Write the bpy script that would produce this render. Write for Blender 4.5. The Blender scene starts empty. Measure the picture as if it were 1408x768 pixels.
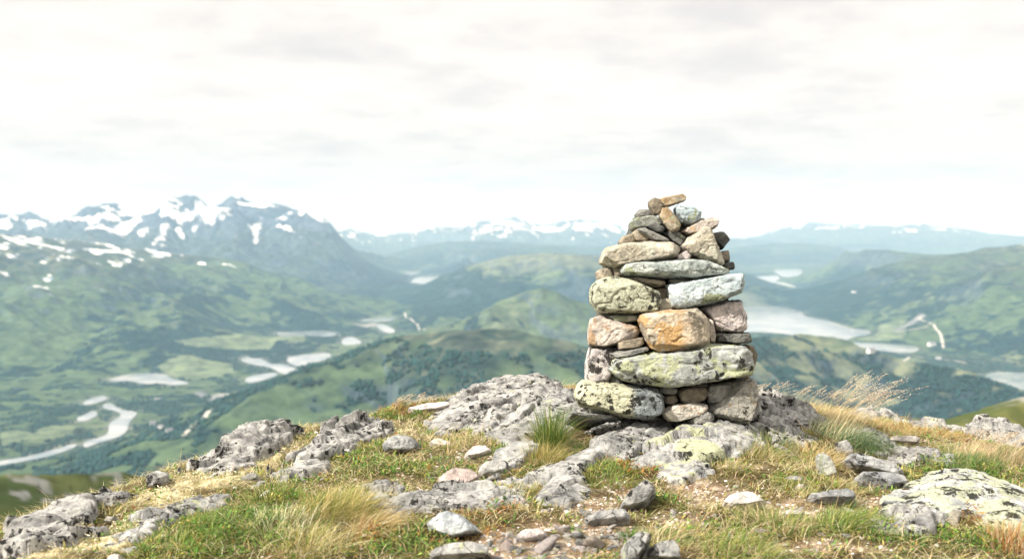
import bpy, math, random
import numpy as np
from mathutils import Vector
from mathutils.bvhtree import BVHTree

SC = bpy.context.scene
COL = SC.collection
R = math.radians

# ------------------------------------------------------------------ camera
F = 1369.0            # focal length in photo pixels (35 mm on 36 mm film, 1408 px wide)
HOR = 305.0           # image row of the true horizon
PITCH = math.atan((384 - HOR) / F)
cp, sp = math.cos(PITCH), math.sin(PITCH)

def ray(px, py):
    u, v = (px - 704) / F, (384 - py) / F
    return np.array([u, cp + v * sp, -sp + v * cp])

def at(px, py, Y):
    d = ray(px, py)
    return d * (Y / d[1])

def on_plane(px, py, z):
    d = ray(px, py)
    return d * (z / d[2])

cam_d = bpy.data.cameras.new('camera')
cam = bpy.data.objects.new('camera', cam_d)
COL.objects.link(cam)
cam.rotation_euler = (math.pi / 2 - PITCH, 0, 0)
cam_d.lens = 35
cam_d.sensor_width = 36
cam_d.clip_start = 0.05
cam_d.clip_end = 200000
cam_d.dof.use_dof = True
cam_d.dof.focus_distance = 5.55
cam_d.dof.aperture_fstop = 1.9
SC.camera = cam

# ------------------------------------------------------------------ numpy noise
_rng = np.random.RandomState(7)
_PERM = _rng.permutation(512).astype(np.int64)
_ang = _rng.rand(512) * 2 * np.pi
_G2 = np.stack([np.cos(_ang), np.sin(_ang)], 1)
_g = _rng.randn(512, 3)
_G3 = _g / np.linalg.norm(_g, axis=1)[:, None]

def _h(ix, iy, iz=0):
    return _PERM[(_PERM[(_PERM[ix & 511] + iy) & 511] + iz) & 511]

def perlin2(x, y):
    x0, y0 = np.floor(x).astype(np.int64), np.floor(y).astype(np.int64)
    fx, fy = x - x0, y - y0
    u, v = fx * fx * fx * (fx * (fx * 6 - 15) + 10), fy * fy * fy * (fy * (fy * 6 - 15) + 10)
    def c(i, j):
        g = _G2[_h(x0 + i, y0 + j)]
        return g[..., 0] * (fx - i) + g[..., 1] * (fy - j)
    a = c(0, 0) * (1 - u) + c(1, 0) * u
    b = c(0, 1) * (1 - u) + c(1, 1) * u
    return (a * (1 - v) + b * v) * 1.5

def perlin3(p):
    i0 = np.floor(p).astype(np.int64)
    f = p - i0
    w = f * f * f * (f * (f * 6 - 15) + 10)
    out = 0
    for i in (0, 1):
        for j in (0, 1):
            for k in (0, 1):
                g = _G3[_h(i0[:, 0] + i, i0[:, 1] + j, i0[:, 2] + k)]
                d = g[:, 0] * (f[:, 0] - i) + g[:, 1] * (f[:, 1] - j) + g[:, 2] * (f[:, 2] - k)
                out = out + d * (w[:, 0] if i else 1 - w[:, 0]) * (w[:, 1] if j else 1 - w[:, 1]) * (w[:, 2] if k else 1 - w[:, 2])
    return out * 1.5

def fbm2(x, y, o=4, gain=.5, seed=0.):
    s, a, n = 0, 1., 0
    for i in range(o):
        s = s + a * perlin2(x * 2 ** i + seed + i * 17.3, y * 2 ** i - seed + i * 9.1)
        n += a
        a *= gain
    return s / n

def ridged2(x, y, o=4, gain=.55, seed=0.):
    s, a, n = 0, 1., 0
    for i in range(o):
        s = s + a * (1 - np.abs(perlin2(x * 2 ** i + seed + i * 17.3, y * 2 ** i - seed + i * 9.1)) * 2)
        n += a
        a *= gain
    return s / n

def fbm3(p, o=4, gain=.5):
    s, a, n = 0, 1., 0
    for i in range(o):
        s = s + a * perlin3(p * 2 ** i + i * 13.7)
        n += a
        a *= gain
    return s / n

def sstep(a, b, x):
    t = np.clip((x - a) / (b - a), 0, 1)
    return t * t * (3 - 2 * t)

# ------------------------------------------------------------------ mesh helpers
def np_mesh(name, verts, faces, smooth=True, colors=None, sides=None):
    """faces: (n,3) or (n,4) array"""
    me = bpy.data.meshes.new(name)
    verts = np.asarray(verts, np.float32)
    faces = np.asarray(faces, np.int32)
    n, k = faces.shape
    me.vertices.add(len(verts))
    me.vertices.foreach_set('co', verts.ravel())
    me.loops.add(n * k)
    me.loops.foreach_set('vertex_index', faces.ravel())
    me.polygons.add(n)
    me.polygons.foreach_set('loop_start', np.arange(0, n * k, k, dtype=np.int32))
    me.polygons.foreach_set('use_smooth', np.full(n, smooth, bool))
    if colors is not None:
        for cn, c in colors.items():
            at_ = me.attributes.new(cn, 'FLOAT_COLOR', 'POINT')
            c4 = np.ones((len(verts), 4), np.float32)
            c4[:, :c.shape[1]] = c
            at_.data.foreach_set('color', c4.ravel())
    me.update(calc_edges=True)
    return me

def link(name, me, mat=None, parent=None):
    o = bpy.data.objects.new(name, me)
    COL.objects.link(o)
    if mat is not None:
        me.materials.append(mat)
    if parent is not None:
        o.parent = parent
    return o

def tag(o, label=None, cat=None, group=None, kind=None):
    if label: o['label'] = label
    if cat: o['category'] = cat
    if group: o['group'] = group
    if kind: o['kind'] = kind
    return o

# ------------------------------------------------------------------ node helpers
class NT:
    def __init__(self, name):
        self.m = bpy.data.materials.new(name)
        self.m.use_nodes = True
        self.t = self.m.node_tree
        self.b = self.t.nodes['Principled BSDF']
        self.out = self.t.nodes['Material Output']
    def n(self, typ, **kw):
        nd = self.t.nodes.new(typ)
        for k, v in kw.items():
            setattr(nd, k, v)
        return nd
    def l(self, a, b):
        self.t.links.new(a, b)
    def setin(self, sock, v):
        if hasattr(v, 'is_output'):
            self.l(v, sock)
        else:
            sock.default_value = v
    def noise(self, co, scale, detail=4, rough=.55, dist=0.):
        nd = self.n('ShaderNodeTexNoise')
        self.l(co, nd.inputs['Vector'])
        nd.inputs['Scale'].default_value = scale
        nd.inputs['Detail'].default_value = detail
        nd.inputs['Roughness'].default_value = rough
        nd.inputs['Distortion'].default_value = dist
        return nd.outputs['Fac']
    def voro(self, co, scale, feature='F1', out='Distance'):
        nd = self.n('ShaderNodeTexVoronoi', feature=feature)
        self.l(co, nd.inputs['Vector'])
        nd.inputs['Scale'].default_value = scale
        return nd.outputs[out]
    def ramp(self, v, a, b, lo=0., hi=1.):
        nd = self.n('ShaderNodeMapRange', interpolation_type='SMOOTHSTEP')
        self.setin(nd.inputs[0], v)
        nd.inputs[1].default_value = a
        nd.inputs[2].default_value = b
        nd.inputs[3].default_value = lo
        nd.inputs[4].default_value = hi
        return nd.outputs[0]
    def math(self, op, a, b=0., c=0.):
        nd = self.n('ShaderNodeMath', operation=op)
        self.setin(nd.inputs[0], a)
        self.setin(nd.inputs[1], b)
        self.setin(nd.inputs[2], c)
        return nd.outputs[0]
    def mix(self, f, a, b, mode='MIX'):
        nd = self.n('ShaderNodeMix', data_type='RGBA', blend_type=mode)
        self.setin(nd.inputs[0], f)
        for s, v in ((nd.inputs[6], a), (nd.inputs[7], b)):
            if isinstance(v, tuple): v = (*v[:3], 1.)
            self.setin(s, v)
        return nd.outputs[2]
    def bump(self, h, dist, strength=1., prev=None):
        nd = self.n('ShaderNodeBump')
        nd.inputs['Strength'].default_value = strength
        nd.inputs['Distance'].default_value = dist
        self.l(h, nd.inputs['Height'])
        if prev is not None: self.l(prev, nd.inputs['Normal'])
        return nd.outputs['Normal']
# ================================================================== FAR LAND
FLOOR = -600.0

def P3(pts):
    return np.array([at(*p) for p in pts])

RIDGES = []   # (kind, crest points, width, power, noise amplitude, noise wavelength, end taper)
def ridge(kind, pts, w, p=1.4, amp=60, wl=900):
    RIDGES.append((kind, P3(pts), w, p, amp, wl))

K = 1000.
# snowy massif on the left
ridge('mountain', [(-330, 290, 11*K), (-180, 270, 11*K), (-100, 292, 11*K), (0, 292, 11.2*K), (40, 292, 11.2*K), (70, 301, 11.2*K), (95, 297, 11.2*K), (122, 285, 11.1*K),
                   (148, 277, 11*K), (160, 285, 11*K), (182, 296, 11*K), (195, 288, 11*K), (222, 272, 11*K), (250, 267, 11*K), (268, 271, 11*K), (285, 284, 11*K), (298, 283, 11*K),
                   (322, 268, 11*K), (340, 276, 11*K), (360, 280, 10.9*K), (385, 280, 10.9*K), (408, 290, 10.8*K), (422, 289, 10.7*K), (434, 292, 10.6*K), (447, 303, 10.5*K), (458, 309, 10.4*K), (470, 315, 10.4*K), (488, 335, 10.2*K),
                   (505, 350, 10.1*K), (530, 366, 10*K), (558, 381, 9.9*K)], 2500, 1.25, 240, 900)
ridge('mountain', [(148, 279, 11*K), (140, 306, 10.2*K), (118, 328, 9.3*K)], 1300, 1.2, 130, 560)
ridge('mountain', [(235, 270, 11*K), (222, 300, 10.3*K), (196, 330, 9.5*K)], 1300, 1.2, 130, 560)
ridge('mountain', [(322, 270, 11*K), (332, 305, 10.2*K), (318, 335, 9.5*K)], 1300, 1.2, 130, 560)
ridge('mountain', [(428, 291, 10.7*K), (424, 330, 9.9*K), (404, 368, 9.2*K), (450, 395, 8.8*K)], 1200, 1.2, 130, 560)
# lower, snow-flecked shoulder in front of it
ridge('hill', [(-500, 300, 5.5*K), (-150, 312, 6*K), (0, 322, 6.2*K), (60, 326, 6.5*K), (130, 332, 6.8*K), (200, 343, 7*K), (270, 352, 7.2*K), (325, 359, 7.4*K), (362, 373, 7.5*K), (400, 396, 7.7*K), (425, 414, 7.8*K)], 3000, 1.35, 110, 800)
# far snowy range in the middle
ridge('mountain', [(440, 320, 20*K), (480, 314, 20*K), (505, 318, 20*K), (545, 331, 20*K), (560, 319, 21*K), (590, 312, 21*K), (625, 313, 21*K), (642, 308, 21*K), (662, 303, 21*K), (685, 304, 21*K), (705, 297, 21*K), (722, 302, 21*K), (745, 312, 21*K),
                   (768, 304, 21*K), (792, 299, 21*K), (812, 303, 21*K), (840, 312, 21*K), (870, 320, 21*K), (960, 325, 21*K)], 4200, 1.3, 200, 1400)
ridge('mountain', [(535, 356, 14*K), (570, 341, 14.3*K), (600, 333, 14.6*K), (640, 330, 15*K), (700, 333, 15*K), (800, 338, 15*K), (900, 340, 15*K)], 1700, 1.1, 80, 900)
ridge('mountain', [(598, 374, 12.6*K), (616, 350, 12.9*K), (640, 342, 13*K), (690, 340, 13*K), (760, 338, 13*K)], 1100, .9, 60, 700)
# far range on the right
ridge('mountain', [(960, 332, 23*K), (1050, 327, 23*K), (1075, 313, 23*K), (1108, 305, 23*K), (1145, 307, 23*K), (1200, 309, 23*K), (1230, 311, 23*K), (1262, 307, 23*K), (1300, 312, 23*K), (1350, 319, 23*K), (1405, 324, 23*K), (1500, 326, 23*K), (1700, 318, 23*K)], 4500, 1.3, 160, 1500)
ridge('mountain', [(960, 345, 16*K), (1010, 340, 16*K), (1060, 334, 16*K), (1110, 333, 16*K), (1150, 340, 16*K), (1170, 352, 16*K)], 1700, 1.1, 60, 1000)
ridge('hill', [(900, 352, 14*K), (1000, 356, 13.6*K), (1035, 366, 13.4*K), (1060, 376, 13.2*K)], 800, 1.2, 40, 600)
# right-hand valley side
ridge('hill', [(1085, 380, 11.5*K), (1118, 356, 11*K), (1150, 346, 10.3*K), (1190, 343, 9.5*K), (1230, 346, 8.8*K), (1290, 350, 8.2*K), (1350, 344, 7.6*K), (1408, 333, 7*K), (1600, 300, 6.4*K), (1900, 270, 6*K)], 2600, 1.25, 90, 900)
ridge('hill', [(1240, 400, 7*K), (1300, 385, 6.5*K), (1408, 362, 5.6*K), (1600, 330, 5*K), (1900, 320, 4.5*K)], 1300, 1.2, 60, 700)
# plateau hill behind the cairn and knolls
ridge('hill', [(652, 388, 9.4*K), (668, 371, 8.6*K), (694, 353, 7.8*K), (740, 347, 7.2*K), (800, 349, 7*K), (860, 354, 7*K), (920, 366, 7*K), (1000, 392, 7.2*K)], 1000, 1.05, 60, 600)
ridge('hill', [(600, 448, 4.6*K), (640, 441, 4.4*K), (680, 420, 4.4*K), (715, 403, 4.5*K), (745, 394, 4.5*K), (765, 400, 4.5*K), (800, 412, 4.6*K), (840, 430, 4.7*K), (910, 455, 4.9*K)], 800, 1.15, 45, 380)
# dark wooded ridge nearest below the summit
ridge('hill', [(250, 648, 1.75*K), (320, 588, 1.95*K), (380, 545, 2.05*K), (430, 511, 2.15*K), (480, 478, 2.25*K), (520, 462, 2.3*K), (570, 452, 2.3*K), (620, 449, 2.25*K), (660, 452, 2.2*K), (720, 465, 2.1*K), (800, 481, 2.05*K), (880, 500, 2*K), (960, 530, 2*K)], 1000, 1.15, 40, 350)
ridge('hill', [(880, 500, 2.3*K), (960, 475, 2.5*K), (1040, 462, 2.7*K), (1085, 458, 2.75*K), (1150, 468, 2.7*K), (1250, 493, 2.6*K), (1350, 521, 2.45*K), (1430, 548, 2.3*K), (1560, 600, 2.2*K)], 900, 1.15, 35, 350)
# ridges that close the view to either side
ridge('hill', [(-900, 330, 5*K), (-1500, 300, 4*K), (-2600, 300, 3*K)], 2200, 1.3, 110, 800)
ridge('hill', [(1900, 320, 4.5*K), (2600, 300, 3.5*K), (4200, 300, 2.6*K)], 1800, 1.3, 110, 800)

# water and sand outlines, all lying on the valley floor
def crop(x0, y0, s, pts):
    return [(x0 + x / s, y0 + y / s) for x, y in pts]
L5 = lambda p: crop(0, 450, 3.338, p)
L6 = lambda p: crop(340, 430, 3.061, p)
L4 = lambda p: crop(380, 250, 3.2, p)
LR = lambda p: crop(1000, 280, 3.451, p)
WATER = [
 ('river', 'pale river crossing the green fields at the left edge', L5([(-260, 640), (-120, 626), (0, 607), (120, 591), (230, 564), (350, 526), (354, 545), (240, 586), (100, 613), (0, 630), (-120, 648), (-260, 664)])),
 ('river', 'pale winding river bend beside the light green field', L5([(380, 532), (400, 515), (470, 500), (500, 480), (498, 440), (520, 422), (552, 408), (555, 395), (530, 380), (480, 372), (466, 355), (500, 341), (532, 360), (560, 377), (625, 384), (632, 395), (592, 430), (587, 468), (560, 493), (510, 512), (450, 527), (400, 547), (385, 546)])),
 ('pond', 'small pale pond above the river bend', L5([(375, 350), (400, 328), (470, 308), (502, 323), (460, 340), (400, 355)])),
 ('pond', 'small pale pond left of the river bend', L5([(345, 416), (380, 400), (430, 378), (454, 395), (430, 413), (370, 433)])),
 ('pond', 'wide shallow pond under the left hillside', L5([(490, 238), (580, 212), (660, 206), (760, 208), (785, 235), (840, 244), (880, 255), (800, 266), (740, 252), (660, 260), (600, 242), (520, 249)])),
 ('river', 'bright braided river channel in the middle of the left valley', L6([(-30, 190), (0, 178), (20, 192), (60, 188), (90, 213), (150, 213), (215, 235), (227, 270), (212, 287), (198, 252), (150, 260), (100, 227), (30, 217), (-20, 205)])),
 ('pond', 'bright pond left of the wooded ridge', L6([(160, 200), (185, 178), (340, 164), (358, 180), (320, 202), (270, 207), (250, 222), (200, 222)])),
 ('river', 'short bright channel below the braided river', L6([(-10, 270), (60, 256), (122, 248), (132, 262), (30, 291), (-10, 292)])),
 ('pond', 'long pale shallow lake on the tan flats', L6([(112, 80), (200, 77), (370, 74), (384, 95), (240, 103), (150, 112)])),
 ('pond', 'small white pond at the foot of the wooded ridge', L6([(395, 110), (440, 97), (484, 120), (470, 137), (400, 137)])),
 ('river', 'pale river reach beside the wooded ridge', L6([(533, 50), (570, 44), (634, 75), (590, 90)])),
 ('pond', 'narrow pale pond in the mid valley', L6([(466, 30), (580, 11), (634, 20), (610, 33), (500, 39)])),
 ('fjord', 'distant pale fjord between the mountains', L4([(575, 452), (618, 413), (835, 415), (855, 428), (770, 446), (730, 459)])),
 ('pond', 'tiny far pale water at the fjord head', L4([(556, 393), (624, 392), (624, 406), (570, 411)])),
 ('pond', 'tiny pale pond before the fjord', L4([(655, 481), (742, 469), (724, 486), (670, 491)])),
 ('lake', 'large pale lake right of the cairn', LR([(-120, 505), (-20, 492), (80, 489), (265, 486), (290, 500), (362, 510), (355, 528), (400, 540), (470, 550), (560, 580), (600, 592), (684, 600), (678, 620), (590, 632), (562, 650), (540, 662), (400, 642), (290, 616), (180, 608), (60, 606), (-20, 612), (-120, 610)])),
 ('lake', 'thin pale arm of the lake by the village', LR([(560, 655), (640, 659), (740, 663), (860, 668), (914, 680), (900, 702), (840, 707), (700, 692), (600, 676)])),
 ('lake', 'far pale lake right behind the cairn', LR([(40, 356), (130, 344), (240, 338), (252, 355), (222, 370), (280, 375), (345, 400), (260, 387), (170, 381), (60, 380)])),
 ('lake', 'farthest pale lake under the blue hill', LR([(213, 312), (350, 309), (358, 325), (322, 351), (260, 346), (235, 330)])),
 ('lake', 'small pale lake between the far hills', LR([(265, 432), (330, 409), (440, 398), (454, 412), (422, 432), (350, 447), (280, 447)])),
 ('lake', 'pale lake at the right edge', [(1348, 516), (1370, 510), (1408, 512), (1470, 516), (1480, 550), (1420, 541), (1390, 529)]),
]
SAND = [L5([(965, 315), (1000, 303), (1080, 302), (1140, 299), (1148, 306), (1085, 324), (1040, 347), (990, 357), (968, 340)]),
        L5([(893, 295), (930, 291), (950, 315), (915, 320)]), L5([(695, 330), (720, 318), (748, 325), (720, 336)]),
        L6([(440, 60), (540, 40), (560, 48), (480, 66)]), LR([(790, 614), (880, 594), (965, 579), (970, 588), (885, 606), (800, 626)]),
        L4([(1090, 690), (1200, 682), (1408, 690), (1500, 720), (1300, 735), (1180, 712)])]
FIELDS = [L5([(380, 560), (540, 510), (680, 468), (780, 470), (840, 500), (760, 520), (620, 560), (480, 578)]),
          L5([(0, 490), (90, 485), (170, 505), (80, 545), (0, 560)]), L5([(0, 640), (130, 618), (270, 640), (160, 660), (0, 680)]),
          L5([(180, 480), (300, 445), (370, 450), (330, 500), (240, 520), (130, 540)]),
          L5([(760, 115), (900, 85), (1140, 60), (1300, 70), (1240, 110), (1000, 120), (860, 130)]), L5([(720, 190), (860, 160), (1060, 175), (1080, 210), (900, 240), (800, 225)]),
          L5([(1180, 60), (1300, 40), (1402, 45), (1402, 90), (1260, 90)]),
          LR([(590, 640), (680, 630), (860, 640), (830, 655), (640, 650)]), LR([(700, 545), (860, 540), (840, 565), (740, 575)]), LR([(720, 590), (850, 590), (800, 625), (700, 625)]),
          LR([(700, 740), (900, 730), (960, 755), (800, 775)]), LR([(560, 470), (740, 455), (700, 475), (600, 490)]), LR([(480, 345), (600, 330), (590, 350), (500, 360)])]

def floor_poly(pts, z=FLOOR):
    return np.array([on_plane(x, y, z)[:2] for x, y in pts])
WATER_XY = [floor_poly(w[2]) for w in WATER]
SAND_XY = [floor_poly(s) for s in SAND]
FIELD_XY = [floor_poly(s) for s in FIELDS]

def poly_sd(X, Y, poly):
    """signed distance, negative inside"""
    d2 = np.full(X.shape, 1e18)
    inside = np.zeros(X.shape, bool)
    n = len(poly)
    for i in range(n):
        ax, ay = poly[i]
        bx, by = poly[(i + 1) % n]
        ex, ey = bx - ax, by - ay
        t = np.clip(((X - ax) * ex + (Y - ay) * ey) / (ex * ex + ey * ey + 1e-9), 0, 1)
        d2 = np.minimum(d2, (X - ax - t * ex) ** 2 + (Y - ay - t * ey) ** 2)
        c = ((ay > Y) != (by > Y)) & (X < (bx - ax) * (Y - ay) / (by - ay + 1e-12) + ax)
        inside ^= c
    d = np.sqrt(d2)
    return np.where(inside, -d, d)

def poly_sd_local(X, Y, poly, margin):
    out = np.full(X.shape, 1e6)
    lo, hi = poly.min(0) - margin, poly.max(0) + margin
    m = (X > lo[0]) & (X < hi[0]) & (Y > lo[1]) & (Y < hi[1])
    if m.any():
        out[m] = poly_sd(X[m], Y[m], poly)
    return out

# crest of the summit itself as seen from where the photographer stands: azimuth -> distance, height
CREST = [(-700, 760, 3.6), (-250, 790, 3.7), (-60, 762, 3.9), (0, 745, 4.1), (85, 702, 4.5), (170, 677, 4.9), (230, 655, 5.3), (300, 628, 5.8), (390, 596, 6.2), (470, 588, 6.6), (560, 563, 7.1), (640, 545, 7.5), (700, 538, 7.7), (800, 535, 7.9),
         (920, 540, 8.1), (1040, 545, 8.0), (1100, 555, 7.9), (1200, 574, 7.7), (1300, 592, 7.5), (1400, 606, 7.2), (1600, 640, 6.6), (2100, 700, 6.), (3200, 760, 5.)]
_c = np.array([at(*c) for c in CREST])
_az = np.arctan2(_c[:, 0], _c[:, 1])
_rc = np.hypot(_c[:, 0], _c[:, 1])
_zc = _c[:, 2]

# two blurred shoulders of the same hill just beyond the crest
SHOULDER = [(P3([(-260, 672, 44), (-60, 660, 50), (0, 656, 55), (60, 650, 58), (110, 648, 60), (175, 652, 62), (240, 668, 64)]), .30),
            (P3([(1318, 602, 25), (1335, 588, 27), (1362, 574, 30), (1408, 553, 33), (1520, 522, 36), (1700, 480, 40)]), .42)]

def seg_near(X, Y, pts):
    best = np.full(X.shape, 1e18)
    z = np.zeros(X.shape)
    for a, b in zip(pts[:-1], pts[1:]):
        ex, ey = b[0] - a[0], b[1] - a[1]
        t = np.clip(((X - a[0]) * ex + (Y - a[1]) * ey) / (ex * ex + ey * ey + 1e-9), 0, 1)
        d2 = (X - a[0] - t * ex) ** 2 + (Y - a[1] - t * ey) ** 2
        m = d2 < best
        best = np.where(m, d2, best)
        z = np.where(m, a[2] + t * (b[2] - a[2]), z)
    return np.sqrt(best), z

def far_height(X, Y):
    r = np.hypot(X, Y)
    az = np.arctan2(X, Y)
    rc = np.interp(az, _az, _rc)
    zc = np.interp(az, _az, _zc)
    d = np.maximum(r - rc, 0)
    hill = zc - .5 * d + .5 * .4 * (1 - np.exp(-d / .4)) - .12
    hill = np.where(r < rc, zc - .12 - .5 * np.clip(rc - r, 0, 1), hill)
    wob = fbm2(X / 9, Y / 9, 4, seed=3.) * np.clip(r - 9, 0, 30) * .035
    hill = hill + wob
    for pts, sl in SHOULDER:
        dd, zz = seg_near(X, Y, pts)
        hill = np.maximum(hill, zz - sl * dd + fbm2(X / 5, Y / 5, 5, seed=5.) * .55)
    fl = FLOOR + 14 * sstep(0, .6, fbm2(X / 900, Y / 900, 3, seed=11.)) + 2 * fbm2(X / 120, Y / 120, 2, seed=2.)
    h = fl
    win = np.zeros(X.shape, np.int8)
    for kind, pts, w, p, amp, wl in RIDGES:
        lo, hi = pts[:, :2].min(0) - w, pts[:, :2].max(0) + w
        m = (X > lo[0]) & (X < hi[0]) & (Y > lo[1]) & (Y < hi[1])
        if not m.any(): continue
        x, y = X[m], Y[m]
        wx = x + fbm2(x / wl, y / wl, 3, seed=21.) * wl * .35
        wy = y + fbm2(x / wl, y / wl, 3, seed=31.) * wl * .35
        dd, zz = seg_near(wx, wy, pts)
        dd = np.minimum(dd, seg_near(x, y, pts)[0] + wl * .2)
        t = np.clip(1 - dd / w, 0, 1)
        prof = t ** p
        n = ridged2(x / wl, y / wl, 5, .55, seed=41.) - .45
        hh = FLOOR - 5 + (zz - FLOOR + 5) * prof + amp * np.clip((zz - FLOOR) / 420, .08, 1) * n * np.minimum(1, 4 * (1 - t)) * np.minimum(1, t * 3) + amp * (.20 if kind == 'mountain' else .10) * fbm2(x / wl * 5, y / wl * 5, 4, .6, seed=61.) * (t > 0)
        hm = h[m]
        up = hh > hm
        # soft blend where a slope runs out on the floor
        hm = np.where(up, hh, hm)
        h[m] = hm
        wm = win[m]
        wm[up & (t > .03)] = 2 if kind == 'mountain' else 1
        win[m] = wm
    near = r < 1600
    hh = np.where(near, hill, -1e9)
    up = hh > h
    h = np.where(up, hh, h)
    win[up] = 3
    # keep the land out of the water
    wd = np.full(X.shape, 1e6)
    fm = (win < 3)
    for poly in WATER_XY:
        wd[fm] = np.minimum(wd[fm], poly_sd_local(X[fm], Y[fm], poly, 1300))
    lim = FLOOR - 3 + np.where(wd < 0, 0, np.minimum(6, wd * .05) + np.maximum(wd - 60, 0) * .25 + np.maximum(wd - 250, 0) ** 2 * .0009)
    kk = 25.
    soft = np.where(wd < 1300, np.minimum(h, lim) - np.maximum(kk - np.abs(h - lim), 0) ** 2 / (4 * kk) * np.clip(wd / 300, 0, 1), h)
    h = np.where(fm & (wd < 1300), soft, h)
    return h, win, wd

# polar sheet under the viewer, finer inside the view
azs = np.concatenate([np.linspace(-100, -32, 90, endpoint=False), np.linspace(-32, 32, 760), np.linspace(32, 100, 91)[1:]]) * np.pi / 180
rs = np.concatenate([np.geomspace(7.2, 120, 190, endpoint=False), np.geomspace(120, 1500, 150, endpoint=False), np.geomspace(1500, 8500, 560, endpoint=False), np.geomspace(8500, 12500, 250, endpoint=False), np.geomspace(12500, 30000, 200)])
AZ, RR = np.meshgrid(azs, rs)
TX, TY = RR * np.sin(AZ), RR * np.cos(AZ)
TH, TW, TWD = far_height(TX.ravel(), TY.ravel())
TX, TY = TX.ravel(), TY.ravel()
nr, na = RR.shape
# ------------------------------------------------------------------ colours of the far land (albedo, with the plateau slope's shade painted in)
G = lambda a: a.reshape(nr, na)
def pix_y(x, y, z):
    dep = y * cp - z * sp
    return 384 - F * (z * cp + y * sp) / np.maximum(dep, 1e-3)
PYG = G(pix_y(TX, TY, TH))
def hit_far(px, py):
    d = ray(px, py)
    a = math.atan2(d[0], d[1])
    j = int(np.argmin(np.abs(azs - a)))
    col = PYG[:, j]
    k = np.argmax((col <= py) & (rs > 12))
    if not ((col <= py) & (rs > 12)).any():
        k = int(np.argmin(col))
    return G(TX)[k, j], G(TY)[k, j], G(TH)[k, j]
dhr = np.gradient(G(TH), axis=0) / np.gradient(RR, axis=0)
dha = np.gradient(G(TH), axis=1) / (np.gradient(AZ, axis=1) * RR)
SL = np.hypot(dhr, dha).ravel()
TR = RR.ravel()
alt = TH - FLOOR
def lerp(a, b, t):
    return a + (b - a) * t[:, None]
C = lambda *c: np.array(c)[None, :]
big = fbm2(TX / 1500, TY / 1500, 4, seed=71.)
mid = fbm2(TX / 330, TY / 330, 4, seed=81.)
fine = fbm2(TX / 70, TY / 70, 3, seed=91.)
FOREST_SHADE = sstep(-.10, .16, mid * .65 + big * .85 + fine * .7 - alt / 2600 + .13 - .22 * ((TW == 1) & (TR < 3600) & (TX > 250)) * 1.7 - .35 * sstep(900, 500, seg_near(TX, TY, P3([(640, 441, 4400), (745, 394, 4500), (840, 430, 4700)]))[0]))
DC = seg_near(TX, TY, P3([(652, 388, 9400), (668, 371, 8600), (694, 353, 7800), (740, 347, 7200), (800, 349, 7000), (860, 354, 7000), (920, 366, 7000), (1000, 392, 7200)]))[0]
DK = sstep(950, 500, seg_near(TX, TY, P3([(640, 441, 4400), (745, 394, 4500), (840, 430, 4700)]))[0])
FOREST_SHADE = np.clip(FOREST_SHADE + .8 * sstep(330, 520, DC + mid * 200) * sstep(1300, 900, DC) - .25 * (TW == 0) * (big > -.1), 0, 1)  # the plateau slope's shade is painted in here as dark teal
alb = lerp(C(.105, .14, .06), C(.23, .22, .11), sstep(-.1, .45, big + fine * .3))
alb = lerp(alb, C(.007, .034, .034), FOREST_SHADE * .92)
heath = sstep(200, 420, alt + mid * 160) * (1 - .85 * DK)
alb = lerp(alb, lerp(C(.065, .085, .05), C(.185, .175, .095), sstep(-.1, .35, fine + mid * .6)), heath)
alb = lerp(alb, C(.02, .042, .036), heath * sstep(.02, .3, mid - fine * .4) * .62)
alb = lerp(alb, C(.22, .215, .12), sstep(330, 180, DC + mid * 150) * .7)
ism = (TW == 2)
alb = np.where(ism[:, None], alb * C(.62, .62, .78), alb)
rock = sstep(430, 640, alt + mid * 160) * np.where(TR > 5000, 1, .3)
alb = lerp(alb, lerp(C(.045, .055, .07), C(.13, .135, .14), sstep(-.3, .4, fine + mid)), rock)
alb = lerp(alb, C(.10, .12, .12), sstep(.55, .9, SL) * (alt > 60) * .6)
for poly in FIELD_XY:
    sd = poly_sd_local(TX, TY, poly, 60) + fine * 14
    m = sstep(6, -6, sd) * (alt < 60)
    alb = lerp(alb, C(.225, .245, .115), m * .8)
for poly in SAND_XY:
    sd = poly_sd_local(TX, TY, poly, 60) + fine * 10
    alb = lerp(alb, C(.36, .31, .24), sstep(14, -14, sd) * (alt < 80))
wdm = sstep(60, 8, TWD) * (alt < 30)
alb = lerp(alb, C(.26, .24, .16), wdm * sstep(-.2, .3, fine) * .7)
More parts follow.
